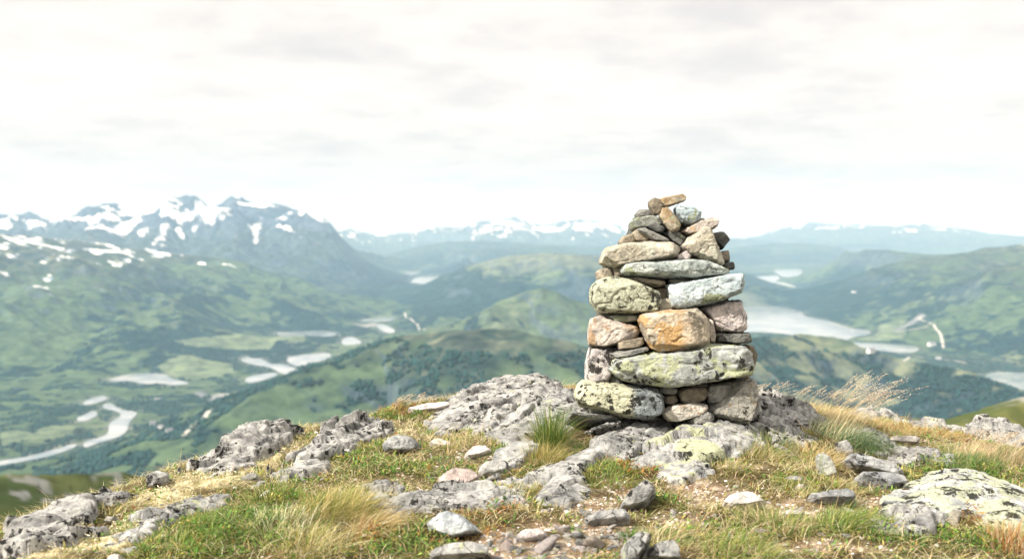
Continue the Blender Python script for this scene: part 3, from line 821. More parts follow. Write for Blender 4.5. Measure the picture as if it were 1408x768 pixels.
# ------------------------------------------------------------------ rock materials
def rock_mat(name, a, b, lich=None, lich_amt=.5, lich_scale=6., black=.3, black_scale=28., stain=None, stain_amt=.4, side=None, rough=.92, grain=1., lump=.2, fis_area=.55, crack=.35, black_clump=3.5):
    nt = NT(name)
    tc = nt.n('ShaderNodeTexCoord').outputs['Object']
    rnd = nt.n('ShaderNodeObjectInfo').outputs['Random']
    off = nt.n('ShaderNodeVectorMath', operation='SCALE')
    off.inputs[0].default_value = (37., 21., 53.)
    nt.l(rnd, off.inputs['Scale'])
    add = nt.n('ShaderNodeVectorMath', operation='ADD')
    nt.l(tc, add.inputs[0]); nt.l(off.outputs[0], add.inputs[1])
    co = add.outputs[0]
    n_big = nt.noise(co, 3.2, 5, .6, .4)
    n_mid = nt.noise(co, 17, 6, .68, .3)
    n_fine = nt.noise(co, 95, 4, .7)
    n_grain = nt.noise(co, 330, 2, .6)
    col = nt.mix(nt.ramp(n_big, .35, .65), a, b)
    col = nt.mix(1., col, nt.mix(nt.ramp(n_mid, .28, .72), (.5, .51, .53), (1.42, 1.4, 1.36)), 'MULTIPLY')
    if stain is not None:
        s = nt.ramp(nt.noise(co, 7, 5, .65, .6), .62 - .3 * stain_amt, .72 - .3 * stain_amt)
        if side and side[0] == 'stain':
            s = nt.math('MULTIPLY', s, nt.ramp(nt.math('ADD', nt.n_sep(tc)[side[1]], nt.math('MULTIPLY', nt.math('SUBTRACT', n_mid, .5), .12)), side[2], side[3]))
        col = nt.mix(s, col, nt.mix(n_mid, tuple(x * .7 for x in stain), tuple(min(1, x * 1.35) for x in stain)))
    if lich is not None:
        m = nt.ramp(nt.math('ADD', nt.math('MULTIPLY', nt.noise(co, lich_scale, 5, .62, .8), .75), nt.math('MULTIPLY', nt.noise(co, lich_scale * 5, 3, .6), .25)), .66 - .34 * lich_amt, .70 - .34 * lich_amt)
        if side and side[0] == 'lich':
            m = nt.math('MULTIPLY', m, nt.ramp(nt.math('ADD', nt.n_sep(tc)[side[1]], nt.math('MULTIPLY', nt.math('SUBTRACT', n_mid, .5), .10)), side[2], side[3]))
        col = nt.mix(m, col, nt.mix(nt.ramp(n_fine, .3, .7), tuple(x * .72 for x in lich), tuple(min(1, x * 1.2) for x in lich)))
    # grainy mineral flecks
    col = nt.mix(nt.ramp(n_fine, .58, .72, 0, .55 * grain), col, (.07, .07, .065))
    col = nt.mix(nt.ramp(n_grain, .6, .75, 0, .3 * grain), col, (.7, .69, .66))
    # thin dark fissures
    wv = nt.n('ShaderNodeVectorMath', operation='MULTIPLY_ADD')
    nn = nt.n('ShaderNodeTexNoise'); nt.l(co, nn.inputs['Vector']); nn.inputs['Scale'].default_value = 9; nn.inputs['Detail'].default_value = 4
    nt.l(nn.outputs['Color'], wv.inputs[0]); wv.inputs[1].default_value = (.11, .11, .11); nt.l(co, wv.inputs[2])
    wco = wv.outputs[0]
    vc = nt.voro(wco, 8.5, 'DISTANCE_TO_EDGE')
    fis = nt.math('MULTIPLY', nt.ramp(vc, .022, .004), nt.ramp(nt.noise(co, 5, 3, .6), fis_area, fis_area + .07))
    col = nt.mix(nt.math('MULTIPLY', fis, .8 * crack / .35), col, (.03, .027, .024))
    # black lichen: ragged blotches of several sizes, in clumps
    if black > 0:
        area = nt.ramp(nt.noise(co, black_clump, 4, .65, .5), .66 - .3 * black, .76 - .3 * black)
        bl1 = nt.ramp(nt.math('ADD', nt.noise(co, black_scale * .5, 7, .78, .4), nt.math('MULTIPLY', area, .10)), .635, .665)
        bl2 = nt.ramp(nt.math('ADD', nt.noise(co, black_scale * 1.9, 4, .75, .3), nt.math('MULTIPLY', area, .07)), .665, .70)
        w2 = nt.n('ShaderNodeVectorMath', operation='MULTIPLY_ADD')
        nt.l(nn.outputs['Color'], w2.inputs[0]); w2.inputs[1].default_value = (.05, .05, .05); nt.l(co, w2.inputs[2])
        vo = nt.voro(w2.outputs[0], black_scale * .8)
        spots = nt.math('MULTIPLY', nt.ramp(nt.math('ADD', vo, nt.math('MULTIPLY', nt.math('SUBTRACT', n_fine, .5), .6)), .33, .25), area)
        sp = nt.math('MAXIMUM', nt.math('MAXIMUM', nt.math('MULTIPLY', bl1, nt.math('ADD', nt.math('MULTIPLY', area, .9), .08)), nt.math('MULTIPLY', bl2, nt.math('ADD', nt.math('MULTIPLY', area, .75), .25))), spots)
        col = nt.mix(nt.math('MINIMUM', sp, .95), col, (.018, .017, .015))
    nt.l(col, nt.b.inputs['Base Color'])
    nt.b.inputs['Roughness'].default_value = rough
    nt.b.inputs['Specular IOR Level'].default_value = .2
    bn = nt.bump(n_mid, .035 * lump, 1.)
    bn = nt.bump(nt.ramp(vc, .0, .05), .012, crack, bn)
    bn = nt.bump(n_fine, .014, 1., bn)
    nt.l(nt.bump(n_grain, .003, .9, bn), nt.b.inputs['Normal'])
    return nt.m
def _sep(self, co):
    s = self.n('ShaderNodeSeparateXYZ')
    self.l(co, s.inputs[0])
    return s.outputs
NT.n_sep = _sep

YL, GL, PL, WL = (.50, .51, .34), (.31, .34, .22), (.60, .59, .47), (.62, .63, .58)
RM = dict(
 cream=rock_mat('cream_schist', (.46, .42, .33), (.60, .55, .45), PL, .35, 6, .28),
 ochre=rock_mat('ochre_stone', (.32, .275, .20), (.48, .42, .32), GL, .2, 6, black=.3, stain=(.36, .255, .14), stain_amt=.3),
 brown=rock_mat('brown_stone', (.23, .195, .145), (.36, .31, .235), GL, .2, 7, .2),
 orange=rock_mat('orange_stained_stone', (.36, .33, .27), (.60, .51, .39), None, black=.15, stain=(.52, .33, .15), stain_amt=.62, side=('stain', 0, .10, .0)),
 pinkcream=rock_mat('pinkish_cream_stone', (.52, .45, .38), (.64, .57, .50), None, black=.2, stain=(.44, .30, .18), stain_amt=.3),
 greygreen=rock_mat('grey_green_stone', (.28, .30, .265), (.42, .43, .38), GL, .45, 7, .35),
 palegreen=rock_mat('pale_blue_green_stone', (.38, .44, .42), (.50, .54, .50), GL, .3, 5, .25),
 bluewhite=rock_mat('bluish_white_stone', (.46, .55, .57), (.62, .69, .69), GL, .22, 5, .14, grain=.6),
 lichround=rock_mat('green_lichened_boulder', (.42, .42, .34), (.53, .52, .42), (.53, .54, .40), .7, 5, .9, 20, crack=.12),
 yellowblock=rock_mat('yellow_lichened_block', (.17, .20, .21), (.33, .36, .36), (.60, .59, .42), 1.6, 4, .8, 24, crack=.15, side=('lich', 0, .09, .03)),
 greenslab=rock_mat('green_lichened_slab', (.34, .36, .33), (.50, .52, .49), (.50, .53, .34), .5, 5, .75, 24, crack=.2),
 pinkwhite=rock_mat('pinkish_white_stone', (.55, .48, .46), (.70, .63, .60), None, black=.35, black_scale=20),
 whiteblack=rock_mat('black_and_white_lichened_stone', (.55, .50, .48), (.68, .64, .60), None, black=.75, black_scale=18),
 dark=rock_mat('dark_grey_stone', (.09, .095, .09), (.2, .2, .18), GL, .25, 8, .4),
 grey=rock_mat('grey_stone', (.24, .24, .22), (.38, .37, .34), None, black=.25),
 bigright=rock_mat('weathered_grey_brown_stone', (.33, .32, .28), (.50, .48, .43), None, black=.5, stain=(.28, .17, .07), stain_amt=.25),
 wedge=rock_mat('white_and_orange_stone', (.52, .47, .41), (.62, .57, .5), None, black=.1, stain=(.46, .27, .12), stain_amt=.35),
 outcrop=rock_mat('pale_grey_bedrock', (.29, .29, .28), (.50, .495, .47), YL, .2, 5, .62, 30, grain=.8, lump=.4, crack=.42, fis_area=.45),
 outblack=rock_mat('bedrock_with_black_lichen', (.31, .305, .29), (.52, .51, .48), YL, .15, 5, black=.88, black_scale=22, grain=.7, lump=.4, black_clump=4),
 outyellow=rock_mat('bedrock_with_yellow_lichen', (.34, .345, .335), (.53, .52, .49), (.54, .56, .36), .42, 4.5, .5, 26, lump=.4, crack=.42, fis_area=.45),
 boulder=rock_mat('lichen_mottled_boulder', (.42, .44, .42), (.58, .58, .55), (.54, .56, .40), .55, 7, 1.0, 12, black_clump=5, lump=.6),
 bluegrey=rock_mat('blue_grey_boulder', (.27, .28, .285), (.44, .44, .43), None, black=.35),
 pinkslab=rock_mat('pinkish_flat_stone', (.46, .37, .33), (.55, .46, .42), None, black=.08, grain=.5),
 white=rock_mat('white_quartz_stone', (.62, .57, .52), (.76, .71, .66), None, black=.08, grain=.5),
 bluepale=rock_mat('pale_blue_grey_stone', (.42, .46, .48), (.58, .60, .60), YL, .2, 6, .25),
)

# ------------------------------------------------------------------ rock shapes
import bmesh
_ICO = {}
def ico(sub):
    if sub not in _ICO:
        bm = bmesh.new()
        bmesh.ops.create_icosphere(bm, subdivisions=sub, radius=1)
        bm.verts.ensure_lookup_table()
        v = np.array([x.co[:] for x in bm.verts]); v /= np.linalg.norm(v, axis=1)[:, None]
        f = np.array([[q.index for q in p.verts] for p in bm.faces])
        bm.free()
        _ICO[sub] = (v, f)
    return _ICO[sub]

def hull2(p):
    p = sorted(map(tuple, p))
    def half(it):
        h = []
        for q in it:
            while len(h) > 1 and (h[-1][0] - h[-2][0]) * (q[1] - h[-2][1]) - (h[-1][1] - h[-2][1]) * (q[0] - h[-2][0]) <= 0: h.pop()
            h.append(q)
        return h[:-1]
    return np.array(half(p) + half(p[::-1]))

def vnormals(v, f):
    fn = np.cross(v[f[:, 1]] - v[f[:, 0]], v[f[:, 2]] - v[f[:, 0]])
    vn = np.zeros_like(v)
    for i in range(3):
        np.add.at(vn, f[:, i], fn)
    return vn / (np.linalg.norm(vn, axis=1)[:, None] + 1e-12)

ROCKS = []   # world-space vertices of every rock, to keep grass from growing through them
def shape(planes, radii, sub, p, seed, size, rough=1., strata=None, lump=1.):
    dirs, f = ico(sub)
    d = dirs * radii[None]
    d = d / np.linalg.norm(d, axis=1)[:, None]
    s = np.zeros(len(d))
    for n, k in planes:
        c = np.maximum(d @ n, 0) / k
        s += c ** p
    v = d * (s ** (-1 / p))[:, None]
    vn = vnormals(v, f)
    q = v + seed * 3.17
    amp = size * rough
    disp = .040 * lump * amp * fbm3(q / (size * .5), 2)
    # broken, stepped faces: quantised noise gives flat chips with sharp edges between them
    bed = np.array([.25 * math.sin(seed * 1.7), .9, .3 * math.cos(seed * 2.3)])
    st = (q @ bed) / (size * .30) + fbm3(q / (size * .45) + 40, 2) * 1.6
    fl = np.floor(st); fr_ = st - fl
    lay_ = fbm3(np.stack([fl * 5.3, q[:, 0] / (size * .5), q[:, 2] / (size * .5)], 1), 2)
    disp += .026 * amp * lay_ - .022 * amp * np.exp(-((fr_ - .5) / .10) ** 2) * np.clip(.5 + 1.5 * lay_, 0, 1)
    st = (q @ bed[[2, 0, 1]]) / (size * .13) + fbm3(q / (size * .2) + 80, 2) * 2
    fl = np.floor(st); fr_ = st - fl
    disp += .012 * amp * fbm3(np.stack([fl * 3.1, q[:, 1] / (size * .2), q[:, 0] / (size * .3)], 1), 2) - .006 * amp * np.exp(-((fr_ - .5) / .12) ** 2)
    rid = 1 - np.abs(fbm3(q / (size * .4) + 60, 2)) * 2
    disp += -.007 * amp * sstep(.9, .985, rid)
    disp += .0035 * min(1, rough) * fbm3(q / .018, 2)
    if strata is not None:
        sv, wl, dep = strata
        h = (v @ sv) / wl + (.6 * fbm3(q / (size * .6), 2)) + .12 * fbm3(q / (wl * .8), 2)
        fr = h - np.floor(h)
        lay = fbm3(np.stack([np.floor(h) * 3.7, q[:, 0] / (size * .35), q[:, 1] / (size * .35)], 1), 2)
        disp += dep * (-np.exp(-((fr - .5) / .09) ** 2) * np.clip(.55 + lay * 1.4, 0, 1) + .7 * lay + .35 * (fr - .5))
    return v + vn * disp[:, None], f

def rock(name, outline, mat, label, cat, Y=None, lean=12., yaw=0., thick=None, group=None, p=60, bev=6., seed=None, sub=None, facets=(), rough=1., strata=None, sink=0., back=0., chips=13, backbev=None, grow=1.03, lump=1.):
    outline = np.array(outline, float)
    seed = seed if seed is not None else len(ROCKS) + 1
    rg = np.random.RandomState(seed * 13 + 5)
    cx = outline[:, 0].mean()
    if Y is None:
        gp = g(cx, outline[:, 1].max() - .06 * np.ptp(outline[:, 1]))
        Y = gp[1] + back
        anchor = at(cx, outline[:, 1].max(), gp[1]) if back == 0 else at(cx, outline[:, 1].max(), Y)
    else:
        anchor = at(cx, outline[:, 1].mean(), Y)
    la, ya = R(lean), R(yaw)
    n = np.array([math.sin(ya) * math.cos(la), -math.cos(ya) * math.cos(la), math.sin(la)])
    e1 = np.array([math.cos(ya), math.sin(ya), 0.])
    e2 = np.cross(n, e1) * -1
    if e2[2] < 0: e2 = -e2
    pts = []
    for x, y in outline:
        d = ray(x, y)
        pts.append(d * ((anchor @ n) / (d @ n)))
    pts = np.array(pts)
    uv = np.stack([(pts - anchor) @ e1, (pts - anchor) @ e2], 1)
    hu = hull2(uv)
    c2 = (hu.min(0) + hu.max(0)) / 2
    W, H = np.ptp(hu[:, 0]), np.ptp(hu[:, 1])
    if thick is None: thick = .75 * max(W, H)
    O = anchor + e1 * c2[0] + e2 * c2[1]
    planes = []
    m = len(hu)
    for i in range(m):
        a, b = hu[i] - c2, hu[(i + 1) % m] - c2
        ed = b - a
        L = np.linalg.norm(ed)
        if L < 1e-4: continue
        en2 = np.array([ed[1], -ed[0]]) / L
        dist = en2 @ a
        if dist < 0.004: dist = .004
        e = e1 * en2[0] + e2 * en2[1]
        bb = R(bev * rg.uniform(.5, 1.7))
        bk = R((backbev if backbev is not None else bev) * rg.uniform(.4, 1.4))
        planes.append((e * math.cos(bb) + n * math.sin(bb), dist * math.cos(bb) * 1.045))
        planes.append((e * math.cos(bk) - n * math.sin(bk), dist * math.cos(bk) * 1.045))
    jit = lambda v, s: (lambda q: q / np.linalg.norm(q))(v + rg.uniform(-s, s) * e1 + rg.uniform(-s, s) * e2)
    planes.append((jit(n, .12), thick * .34))
    planes.append((jit(-n, .2), thick * .66))
    # extra broken faces are set against the farthest point of the plain block in their direction
    d0 = ico(3)[0] * (np.array([W, H, thick]) / 2)
    d0 = (d0 / np.linalg.norm(d0, axis=1)[:, None]) @ np.stack([e1, e2, n])
    s0 = np.zeros(len(d0))
    for a, k in planes: s0 += (np.maximum(d0 @ a, 0) / k) ** p
    pts0 = d0 * (s0 ** (-1 / p))[:, None]
    for fx, fz, k in facets:                      # right/up components of the normal, how much is left
        q = n + e1 * fx + e2 * fz
        q /= np.linalg.norm(q)
        planes.append((q, (pts0 @ q).max() * (.52 + .48 * k)))
    size = (W * H * thick) ** (1 / 3)
    for _ in range(chips):
        q = rg.randn(3)
        q = q - n * (q @ n) + n * abs(rg.randn() + .9)
        q /= np.linalg.norm(q)
        planes.append((q, (pts0 @ q).max() * rg.uniform(.88, .985)))
    radii = e1 * 0 + 1.
    # shape works in world axes; stretch the sphere of directions along the rock's own axes
    B = np.stack([e1, e2, n])
    loc_planes = [(B @ a, k) for a, k in planes]
    if sub is None: sub = 5 if max(W, H) > .12 else 4
    if strata is not None: strata = (np.array(strata[0], float) / np.linalg.norm(strata[0]), *strata[1:])
    st = None if strata is None else (B @ strata[0], strata[1], strata[2])
    v, f = shape(loc_planes, np.array([W / 2, H / 2, thick / 2]), sub, p, seed, min(size, .6), rough, st, lump)
    lo, hi = v.min(0), v.max(0)
    for a_, full in ((0, W), (1, H)):
        v[:, a_] = (v[:, a_] - lo[a_]) / (hi[a_] - lo[a_]) * full * grow + (-full * grow / 2)
    v = v @ B
    O = O + np.array([0, 0, -sink])
    ROCKS.append(v + O)
    o = link(name, np_mesh(name, v, f, True), RM[mat] if isinstance(mat, str) else mat)
    o.location = O
    return tag(o, label, cat, group)
# ================================================================== THE CAIRN: every stone its own thing
A1 = lambda p: crop(770, 250, 4.267, p)
A2 = lambda p: crop(770, 410, 3.84, p)
def stone(pts, mat, label, dY=0., th=None, **kw):
    pts = np.array(pts)
    my = pts[:, 1].mean()
    Y = np.interp(my, [270, 330, 400, 470, 570], [5.98, 5.93, 5.86, 5.80, 5.76]) + dY
    w = np.ptp(pts[:, 0]) * Y / F
    h = np.ptp(pts[:, 1]) * Y / F
    if th is None: th = np.clip(.9 * max(w, h), .1, .46)
    kw.setdefault('lean', 6)
    kw.setdefault('backbev', 3)
    kw.setdefault('grow', 1.04)
    kw.setdefault('lump', .3)
    kw.setdefault('chips', 5)
    kw.setdefault('rough', 1.15)
    if 'p' not in kw and 'facets' not in kw:
        q = np.random.RandomState(len(ROCKS) + 50)
        kw['facets'] = [(q.choice([-1, 1]) * q.uniform(.3, .8), q.uniform(-.15, .25), q.uniform(.72, .92)), (q.uniform(-.2, .2), q.uniform(.5, 1.), q.uniform(.9, 1.08))]
    if w > .2: kw.setdefault('sub', 6)
    rock('cairn_stone', pts, mat, label, 'stone', Y=Y, thick=th, group='stones stacked in the cairn', **kw)
stone(A1([(575, 105), (590, 95), (640, 88), (715, 72), (737, 90), (730, 113), (660, 138), (600, 156), (588, 140)]), 'ochre', 'long ochre slab lying tilted on the very top of the cairn', 0., .12)
stone(A1([(520, 118), (548, 95), (580, 105), (603, 150), (580, 195), (545, 193), (528, 160)]), 'brown', 'blocky brown stone propping the left end of the top slab', -.03, .13)
stone(A1([(443, 187), (470, 162), (530, 164), (548, 185), (525, 206), (455, 210)]), 'grey', 'small flat grey stone at the upper left, just below the top slab', .05, .14)
stone(A1([(412, 240), (450, 211), (540, 196), (580, 214), (602, 250), (560, 268), (470, 275), (430, 277)]), 'greygreen', 'grey green stone under the small flat grey stone near the top left', 0., .2)
stone(A1([(498, 262), (560, 234), (612, 268), (604, 300), (550, 296)]), 'dark', 'small dark grey stone in the hollow left of the upright ochre stone', -.03, .13)
stone(A1([(580, 202), (598, 157), (632, 150), (682, 204), (708, 252), (692, 292), (650, 297), (618, 262)]), 'ochre', 'upright ochre stone standing below the top slab', -.05, .15, yaw=-8)
stone(A1([(678, 152), (700, 132), (760, 144), (824, 180), (820, 216), (768, 252), (720, 237), (688, 197)]), 'bluewhite', 'rounded pale grey stone right of the upright ochre stone', -.01, .2, facets=[(.6, -.4, .8)])
stone(A1([(710, 292), (800, 234), (900, 210), (926, 226), (916, 262), (880, 287), (755, 314)]), 'pinkcream', 'pinkish slab sloping up to the right near the top', -.02, .2)
stone(A1([(870, 300), (960, 295), (992, 340), (952, 396), (910, 358)]), 'dark', 'dark grey stone jutting out at the upper right', .06, .2)
stone(A1([(722, 376), (758, 330), (850, 263), (886, 308), (958, 480), (930, 493), (880, 468), (760, 417)]), 'cream', 'large cream angular stone leaning at the upper right', -.06, .26, yaw=8, facets=[(.8, .1, .75)], bev=10, p=70)
stone(A1([(345, 346), (368, 317), (420, 304), (442, 330), (437, 352), (350, 367)]), 'ochre', 'small orange stone at the left end of the upper tier', .0, .13)
stone(A1([(423, 302), (450, 277), (500, 298), (532, 340), (517, 353), (440, 350)]), 'ochre', 'ochre stone between the small orange stone and the thin leaning slab', .0, .15)
stone(A1([(458, 275), (510, 267), (645, 340), (650, 352), (560, 347), (500, 306)]), 'grey', 'thin grey slab leaning diagonally above the large cream slab', -.07, .13, bev=8)
stone(A1([(610, 300), (670, 278), (704, 310), (738, 332), (704, 378), (655, 348)]), 'dark', 'small knobbly grey stone wedged in the middle of the upper tier', -.01, .14)
stone(A1([(600, 250), (640, 255), (700, 270), (760, 300), (735, 350), (640, 330), (590, 300)]), 'dark', 'dark stone deep in the gap behind the knobbly grey stone', .13, .2)
stone(A1([(248, 472), (275, 384), (400, 350), (560, 346), (640, 348), (700, 385), (672, 442), (540, 467), (450, 462), (320, 503), (288, 492)]), 'cream', 'long cream slab across the left of the upper tier', -.05, .36, p=70, facets=[(.3, -.8, .9), (.1, .7, .8)])
stone(A1([(676, 436), (740, 403), (768, 430), (752, 460), (690, 457)]), 'pinkwhite', 'small white pitted stone under the leaning cream stone', -.07, .12)
stone(A1([(690, 400), (730, 370), (800, 410), (880, 450), (900, 480), (760, 480), (700, 450)]), 'brown', 'brown stone hidden behind the small white pitted stone', .08, .2)
stone(A1([(360, 510), (390, 468), (520, 468), (680, 450), (860, 468), (975, 515), (972, 547), (740, 572), (560, 557), (400, 552), (368, 542)]), 'palegreen', 'long grey green slab spanning the cairn under the cream slab', -.06, .4, facets=[(.0, -.6, .8)])
stone(A1([(210, 530), (240, 509), (305, 502), (314, 560), (220, 574)]), 'ochre', 'ochre brick shaped stone poking out at the left', .03, .2, bev=6)
stone(A1([(300, 500), (365, 488), (378, 555), (318, 562)]), 'brown', 'brown stone between the ochre brick and the long grey green slab', .0, .2)
stone(A1([(935, 408), (990, 402), (994, 468), (945, 472)]), 'brown', 'small dark brown block at the right under the jutting stone', .06, .16, bev=6)
stone(A1([(945, 475), (1018, 469), (1020, 512), (950, 522)]), 'dark', 'flat dark block at the right edge, under the brown block', .05, .18, bev=6)
stone(A1([(180, 700), (188, 610), (230, 573), (320, 556), (400, 573), (520, 618), (572, 640), (578, 690), (562, 768), (400, 780), (235, 774)]), 'lichround', 'big rounded boulder with green lichen and black spots on the left', -.03, .44, p=70, facets=[(.35, .1, .95), (0, .8, 1.05)])
stone(A1([(405, 560), (440, 553), (610, 578), (622, 610), (560, 620), (420, 600)]), 'ochre', 'thin ochre slab under the long grey green slab', -.01, .26, bev=8)
stone(A1([(555, 625), (630, 618), (655, 680), (640, 720), (560, 700)]), 'brown', 'brown stone in the shade beside the big rounded boulder', .04, .2)
stone(A1([(626, 605), (760, 578), (960, 543), (1062, 538), (1075, 600), (1057, 652), (900, 712), (700, 754), (658, 737)]), 'bluewhite', 'large bluish white block on the right of the cairn', -.07, .4, yaw=-4, p=70, facets=[(-.5, .5, .9), (.1, -.6, .85)])
stone(A1([(550, 695), (575, 686), (640, 684), (662, 745), (602, 770), (558, 770)]), 'cream', 'small square beige stone between the rounded boulder and the bluish block', -.06, .12, bev=7, p=70)
stone(A1([(780, 745), (900, 705), (1045, 690), (1060, 720), (1030, 760), (860, 775)]), 'dark', 'dark thin slab under the bluish white block', .03, .3)
stone(A2([(735, 55), (860, 25), (940, 18), (977, 90), (973, 170), (940, 182), (830, 178), (780, 110)]), 'pinkwhite', 'pinkish white weathered stone at the right below the bluish block', .0, .34, rough=1.4, facets=[(.7, .1, .9)])
stone(A2([(413, 120), (430, 83), (500, 72), (720, 56), (772, 105), (788, 170), (778, 257), (680, 278), (490, 292), (453, 217)]), 'orange', 'big orange stained stone in the middle of the cairn front', -.12, .4, p=70, yaw=-14, facets=[(.9, .05, .62), (-.35, .35, .86)], bev=12)
stone(A2([(233, 90), (300, 80), (422, 83), (424, 120), (340, 134), (263, 120)]), 'greygreen', 'thin grey green slab under the big rounded boulder', .0, .3, bev=8)
stone(A2([(146, 190), (158, 110), (215, 93), (280, 123), (400, 148), (418, 170), (404, 217), (300, 244), (240, 260), (153, 247)]), 'pinkcream', 'pinkish cream stone on the left of the orange stained stone', -.03, .34, p=70, yaw=-6, facets=[(.75, -.1, .62)])
stone(A2([(300, 230), (312, 211), (437, 205), (444, 240), (402, 270), (308, 274)]), 'brown', 'small brown block under the pinkish cream stone', -.09, .17, bev=8)
stone(A2([(263, 290), (350, 270), (457, 253), (468, 275), (380, 302), (288, 314)]), 'grey', 'thin pale grey slab under the small brown block', -.11, .17, bev=7)
stone(A2([(778, 105), (805, 113), (820, 190), (817, 232), (793, 228), (778, 170)]), 'pinkcream', 'narrow pinkish stone standing right of the orange stained stone', -.07, .1)
stone(A2([(818, 195), (880, 178), (992, 183), (1004, 235), (900, 244), (822, 236)]), 'dark', 'dark flat slab at the right under the pinkish white stone', .0, .32, bev=7)
stone(A2([(790, 180), (830, 175), (960, 172), (970, 188), (880, 200), (800, 205)]), 'grey', 'thin grey slab on top of the dark flat slab at the right', .03, .28, bev=7)
stone(A2([(255, 375), (308, 308), (480, 288), (690, 273), (800, 238), (930, 236), (992, 290), (1004, 350), (987, 402), (850, 432), (640, 463), (430, 463), (338, 432)]), 'greenslab', 'huge grey slab with green lichen across the lower tier', -.08, .5, facets=[(.0, -.55, .9), (-.5, .2, 1.1)])
stone(A2([(975, 243), (1015, 253), (1042, 300), (1022, 367), (985, 392)]), 'brown', 'brown lump behind the right end of the huge slab', .1, .22)
stone(A2([(136, 440), (138, 350), (163, 257), (290, 260), (302, 310), (257, 370), (257, 440), (200, 450)]), 'whiteblack', 'white stone with black lichen at the left end of the huge slab', -.01, .3, p=70, facets=[(.7, 0, .8)])
stone(A2([(243, 430), (270, 401), (310, 408), (332, 440), (312, 460), (253, 457)]), 'dark', 'small round grey stone under the left end of the huge slab', -.06, .1, p=9)
stone(A2([(80, 520), (98, 455), (130, 430), (400, 463), (500, 478), (547, 510), (550, 600), (500, 632), (400, 634), (220, 607), (108, 577)]), 'yellowblock', 'long pale yellow lichened block at the base, dark grey at its right end', -.1, .44, yaw=-6, facets=[(.8, 0, 1.25), (0, -.7, .9), (0, .9, .8)], bev=10)
stone(A2([(515, 475), (560, 460), (622, 480), (617, 507), (560, 508), (523, 492)]), 'grey', 'small flat oval stone under the middle of the huge slab', -.06, .12, p=9)
stone(A2([(546, 530), (560, 508), (610, 508), (624, 535), (602, 557), (550, 554)]), 'brown', 'small round brown stone below the flat oval stone', -.05, .1, p=9)
stone(A2([(625, 490), (660, 470), (770, 463), (784, 500), (752, 542), (700, 560), (648, 552), (630, 520)]), 'brown', 'rounded grey brown stone under the right half of the huge slab', -.06, .2, p=10)
stone(A2([(768, 500), (785, 458), (895, 438), (905, 480), (852, 542), (780, 552)]), 'grey', 'grey stone between the rounded brown stone and the big corner stone', -.04, .22)
stone(A2([(536, 600), (600, 563), (700, 550), (772, 558), (778, 590), (720, 622), (620, 650), (568, 647)]), 'wedge', 'white wedge stone with an orange stain at the foot of the cairn', -.11, .2, p=70, facets=[(.2, .8, .8)])
stone(A2([(678, 650), (720, 608), (770, 593), (814, 620), (802, 650), (700, 664)]), 'grey', 'smooth grey stone right of the orange stained wedge at the foot', -.12, .14, p=9)
stone(A2([(785, 590), (850, 540), (900, 448), (990, 408), (1018, 470), (1018, 560), (992, 640), (962, 670), (930, 658), (800, 612)]), 'bigright', 'big angular corner stone at the lower right of the cairn', -.05, .4, p=70, yaw=10, facets=[(-.6, -.2, .62), (.5, .2, .85)], bev=9)
stone(A2([(305, 660), (340, 632), (400, 637), (385, 668), (320, 680)]), 'dark', 'small dark stone tucked under the yellow lichened block', -.02, .12)
stone(A2([(1000, 500), (1035, 520), (1060, 600), (1040, 650), (985, 660)]), 'outblack', 'grey stone half behind the big corner stone at the right', .1, .26)
# thin pieces wedged between the big stones
for pts, mt, lb in ((A1([(640, 572), (700, 574), (755, 572), (740, 590), (650, 600)]), 'cream', 'thin cream chip wedged above the left end of the bluish block'),
                    (A1([(860, 470), (950, 500), (975, 530), (900, 530), (850, 500)]), 'brown', 'thin brown chip on the right end of the long grey green slab'),
                    (A1([(330, 500), (450, 470), (470, 478), (380, 508)]), 'grey', 'thin grey chip between the long cream slab and the grey green slab'),
                    (A1([(580, 455), (640, 445), (680, 450), (640, 468)]), 'dark', 'dark chip under the right end of the long cream slab'),
                    (A2([(420, 62), (500, 50), (560, 60), (500, 76), (425, 80)]), 'cream', 'flat beige chip on top of the orange stained stone, left side'),
                    (A2([(600, 58), (700, 44), (740, 52), (640, 68)]), 'grey', 'flat grey chip on top of the orange stained stone, right side'),
                    (A2([(150, 255), (230, 255), (255, 268), (180, 272)]), 'dark', 'thin dark chip between the pinkish cream stone and the black and white stone'),
                    (A2([(480, 284), (600, 278), (690, 270), (620, 290), (500, 296)]), 'dark', 'dark sliver under the big orange stained stone'),
                    (A2([(390, 455), (470, 458), (520, 466), (450, 478)]), 'grey', 'grey sliver under the left half of the huge slab'),
                    (A2([(640, 455), (760, 450), (790, 462), (700, 470)]), 'cream', 'pale sliver under the right half of the huge slab'),
                    (A2([(405, 612), (500, 622), (540, 636), (430, 648)]), 'grey', 'grey chip under the dark end of the yellow lichened block'),
                    (A2([(780, 620), (850, 640), (890, 655), (800, 662)]), 'dark', 'dark chip under the left foot of the big corner stone')):
    stone(pts, mt, lb, -.02, .14, bev=5)
# stones that fill the core and close the gaps
for pts, mt, lb, th in ((([(835, 360), (985, 350), (1000, 420), (830, 430)]), 'dark', 'dark stone inside the cairn behind the upper slabs', .3),
                        (([(826, 425), (1005, 415), (1012, 500), (822, 505)]), 'dark', 'dark stone inside the cairn behind the orange stained stone', .42),
                        (([(820, 495), (1015, 490), (1020, 575), (815, 572)]), 'dark', 'dark stone inside the cairn behind the lowest tier', .46),
                        (([(875, 300), (965, 300), (990, 362), (855, 362)]), 'dark', 'dark stone inside the cairn behind the upper tier', .22)):
    stone(pts, mt, lb, .22, th, lean=0, bev=6)

